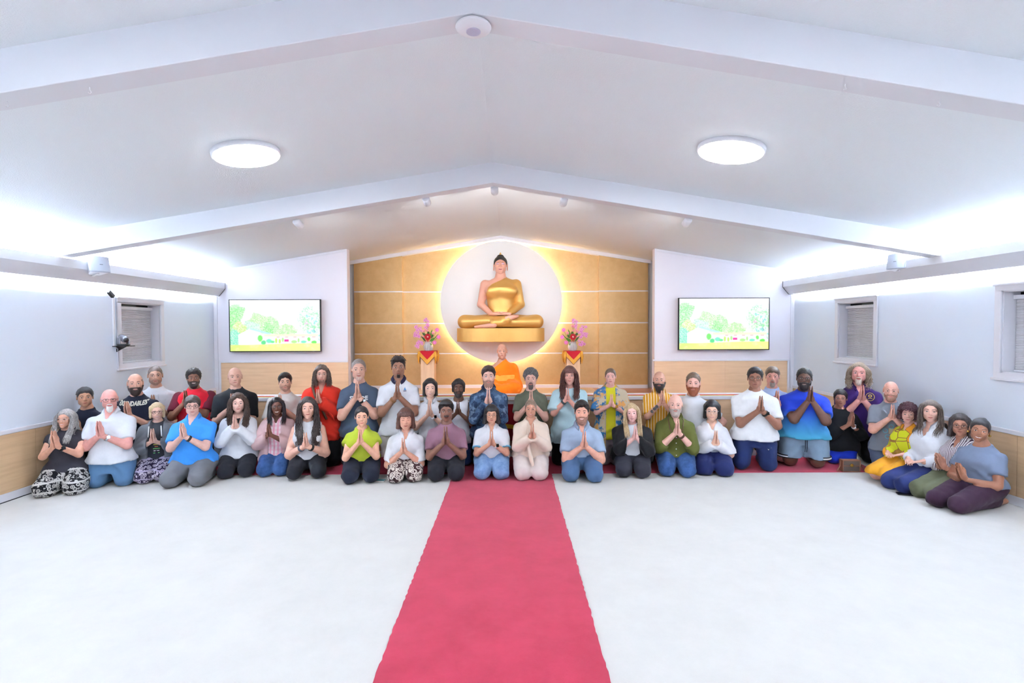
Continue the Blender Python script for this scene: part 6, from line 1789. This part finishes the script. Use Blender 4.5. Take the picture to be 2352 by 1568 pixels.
def petal_flower(mb, c, r, n, nrm, mi, lift=.25, wd=.42, rng=None, mc=None):
    nrm = Vector(nrm).normalized(); q = nrm.to_track_quat('Z', 'Y').to_matrix()
    for i in range(n):
        a = 2 * math.pi * i / n + (rng.uniform(-.1, .1) if rng else 0)
        d = Vector((math.cos(a), math.sin(a), 0)); t = Vector((-math.sin(a), math.cos(a), 0)); z = Vector((0, 0, 1))
        P = [d * r * .1, d * r * .55 + t * r * wd * .5 + z * r * lift * .6, d * r + z * r * lift, d * r * .55 - t * r * wd * .5 + z * r * lift * .6, d * r * .55 + z * r * (lift * .6 - .08)]
        P = [Vector(c) + q @ p for p in P]
        mb.add(P, [(0, 1, 2, 4), (0, 4, 2, 3)], mi)
    if mc is not None: mb.ball(tuple(Vector(c) + q @ Vector((0, 0, r * .12))), r * .2, mc, 8, 4)
def bouquet(x, y, z, side, nm):
    rng = random.Random(5 + side)
    root = empty('bouquet', (x, y, z + .022)); root.scale = (.76, .76, .76); tag(root, 'bouquet of pink orchids and gerberas ' + nm, 'flowers')
    f = -side            # gerberas lean towards the statue
    def stem(p, name='stem'):
        MB().tube([(rng.uniform(-.015, .015), rng.uniform(-.01, .01), .03), (p[0] * .25, p[1] * .3, .13), tuple(p)], .0035, 5).build(name, M_gr, root, True)
    # red bloom
    mb = MB(); c = (0.0, -.075, .275)
    for (r, n, l) in ((.085, 15, .25), (.07, 13, .5), (.05, 10, .9)): petal_flower(mb, c, r, n, (0, -1, .25), 0, l, .34, rng)
    petal_flower(mb, c, .03, 6, (0, -1, .25), 1, .8, .6, rng); mb.build('red_bloom', [M_redf, M_cen], root); stem(c)
    # hanging red threads
    mb = MB()
    for i in range(7): a = rng.uniform(-.05, .05); mb.tube([(a * .4, -.09, .25), (a, -.10, .20), (a * 1.2, -.085, .165)], .003, 4)
    mb.build('red_stamens', M_redf, root)
    for (px_, pz_) in ((.20 * f, .43), (.232 * f, .275), (.145 * f, .155)):
        mb = MB(); c = (px_, -.05, pz_)
        petal_flower(mb, c, .050, 22, (f * .25, -1, .15), 0, .12, .30, rng); petal_flower(mb, c, .036, 16, (f * .25, -1, .15), 0, .3, .3, rng, 1); mb.build('gerbera', [M_ger, M_cen], root); stem(c)
    for (px_, pz_, r) in ((-.085 * f, .405, .042), (.115 * f, .36, .042), (-.0 * f, .505, .045), (-.01 * f, .41, .032), (.01 * f, .145, .028), (-.10 * f, .285, .025)):
        mb = MB(); c = (px_, -.055, pz_)
        for (rr, n, l) in ((1, 9, .5), (.75, 8, .9), (.45, 6, 1.3)): petal_flower(mb, c, r * rr, n, (px_, -1, .5), 0, l, .6, rng)
        mb.build('carnation', M_carn, root); stem(c)
    # orchid sprays
    for path in ([(0, 0, .15), (.02 * -f, -.02, .40), (.05 * -f, -.03, .62)], [(0, 0, .15), (-.12 * f, -.03, .36), (-.24 * f, -.05, .50)], [(0, 0, .15), (-.16 * f, -.05, .28), (-.27 * f, -.06, .33)], [(0, 0, .15), (-.12 * f, -.06, .19), (-.22 * f, -.07, .10)]):
        MB().tube(path, .0035, 5).build('stem', M_gr, root, True)
        a, b_ = Vector(path[1]), Vector(path[2])
        for i in range(12):
            t = i / 11 * .75 + .35
            c = a.lerp(b_, min(t, 1.05)) + Vector((rng.uniform(-.05, .05), rng.uniform(-.05, .01), rng.uniform(-.04, .04)))
            mb = MB(); petal_flower(mb, tuple(c), rng.uniform(.032, .042), 5, (rng.uniform(-.4, .4), -1, rng.uniform(-.2, .4)), 0, .15, .62, rng, 1); mb.build('orchid_bloom', [M_orch, M_orch2], root)
    # leaves
    def leaf(base, tip, wd, m):
        b0, t0 = Vector(base), Vector(tip); ax = (t0 - b0); sd = ax.cross(Vector((0, -1, .2))).normalized() * wd
        P = [b0, b0.lerp(t0, .35) + sd, b0.lerp(t0, .75) + sd * .7, t0, b0.lerp(t0, .75) - sd * .7, b0.lerp(t0, .35) - sd, b0.lerp(t0, .35) + Vector((0, .008, 0)), b0.lerp(t0, .75) + Vector((0, .008, 0))]
        MB().add(P, [(0, 6, 1), (1, 6, 7, 2), (2, 7, 3), (0, 5, 6), (5, 4, 7, 6), (4, 3, 7)]).build('leaf', m, root, True)
    leaf((.03 * f, -.05, .17), (.16 * f, -.06, .26), .035, M_lf); leaf((.02 * f, -.04, .2), (.10 * f, -.05, .45), .026, M_lf); leaf((-.04 * f, -.05, .17), (-.145 * f, -.07, .30), .02, M_lf2)
    leaf((-.02 * f, -.03, .28), (-.13 * f, -.04, .37), .03, M_lf2); leaf((-.01 * f, -.02, .3), (.02 * f, -.03, .40), .035, M_lf2); leaf((.05 * f, -.04, .25), (.12 * f, -.03, .33), .03, M_lf2); leaf((.10 * f, -.02, .2), (.235 * f, -.03, .35), .012, M_lf); leaf((.03 * f, -.06, .13), (.09 * f, -.07, .10), .02, M_lf)
pedestal(984, -1); pedestal(1315, 1)

# ------------------------------------------------------------------ small things on the floor
hbp = at(1943, 1079, 5.50)
hb = empty('handbag', (hbp.x, 5.44, 0.006), R(-4)); hb.scale = (.86, .86, .86); tag(hb, 'brown leather handbag with round gold clasp on the floor by the cobalt trousers', 'handbag')
M_bag = mat('brown_canvas', (84, 73, 68), .7, bumpscale=300); M_lea = mat('tan_leather', (128, 84, 62), .55)
MB().box(-.10, .10, -.035, .035, 0, .135).build('body', M_bag, hb, bevel=.006)
MB().box(-.103, .103, -.043, .038, .075, .140).build('flap', M_bag, hb, bevel=.006)
ed = MB()
for (a, b_, c, d) in ((-.107, -.097, .0, .14), (.097, .107, .0, .14), (-.107, .107, .069, .077), (-.107, .107, 0, .008), (-.107, .107, .134, .142)): ed.box(a, b_, -.045, .039, c, d)
ed.build('leather_edge', M_lea, hb)
MB().lathe([(.010, -.052), (.019, -.052), (.021, -.044), (.012, -.042)], 20, c=(0, 0, .082), axis='y').build('clasp', goldm, hb, True)
MB().tube([(-.105, 0, .13), (-.13, -.02, .06), (-.17, -.03, .008), (-.15, -.05, .006)], .006, 6).build('strap', M_lea, hb, True)
MB().tube([(.105, 0, .13), (.135, -.01, .07), (.16, -.03, .012), (.20, -.05, .008), (.215, -.055, .007)], .007, 6).build('strap', M_lea, hb, True)
def phone(px, py, rz, label, m, lit):
    y = F * HCAM / (py - 753); p = at(px, py, y)
    o = empty('phone', (p.x, y, 0.0), R(rz)); tag(o, label, 'phone')
    MB().box(-.036, .036, -.075, .075, 0, .009).build('case', m, o, bevel=.003)
    MB().box(-.033, .033, -.071, .071, .009, .0098).build('screen', lit, o)
phone(869, 1105, 80, 'phone with pale screen lying by the knees of the lime clad woman', mat('pale_case', (206, 200, 196), .4), mat('phone_lit', (120, 180, 190), .2))
phone(2082, 1143, 70, 'black phone lying on the carpet by the olive trousers', M_blk, mat('phone_dark', (16, 16, 20), .15))
bg2 = at(783, 1062, 5.95)
sb = empty('shoulder_bag', (bg2.x + .03, 5.98, 0.006)); tag(sb, 'black shoulder bag standing on the red strip beside the black skirt', 'bag')
MB().box(-.06, .06, -.05, .05, 0, .26).build('body', M_blk, sb, bevel=.02)
MB().tube([(-.05, 0, .25), (-.03, 0, .33), (.03, 0, .33), (.05, 0, .25)], .008, 6).build('handle', mat('bag_handle', (60, 58, 66), .6), sb, True)
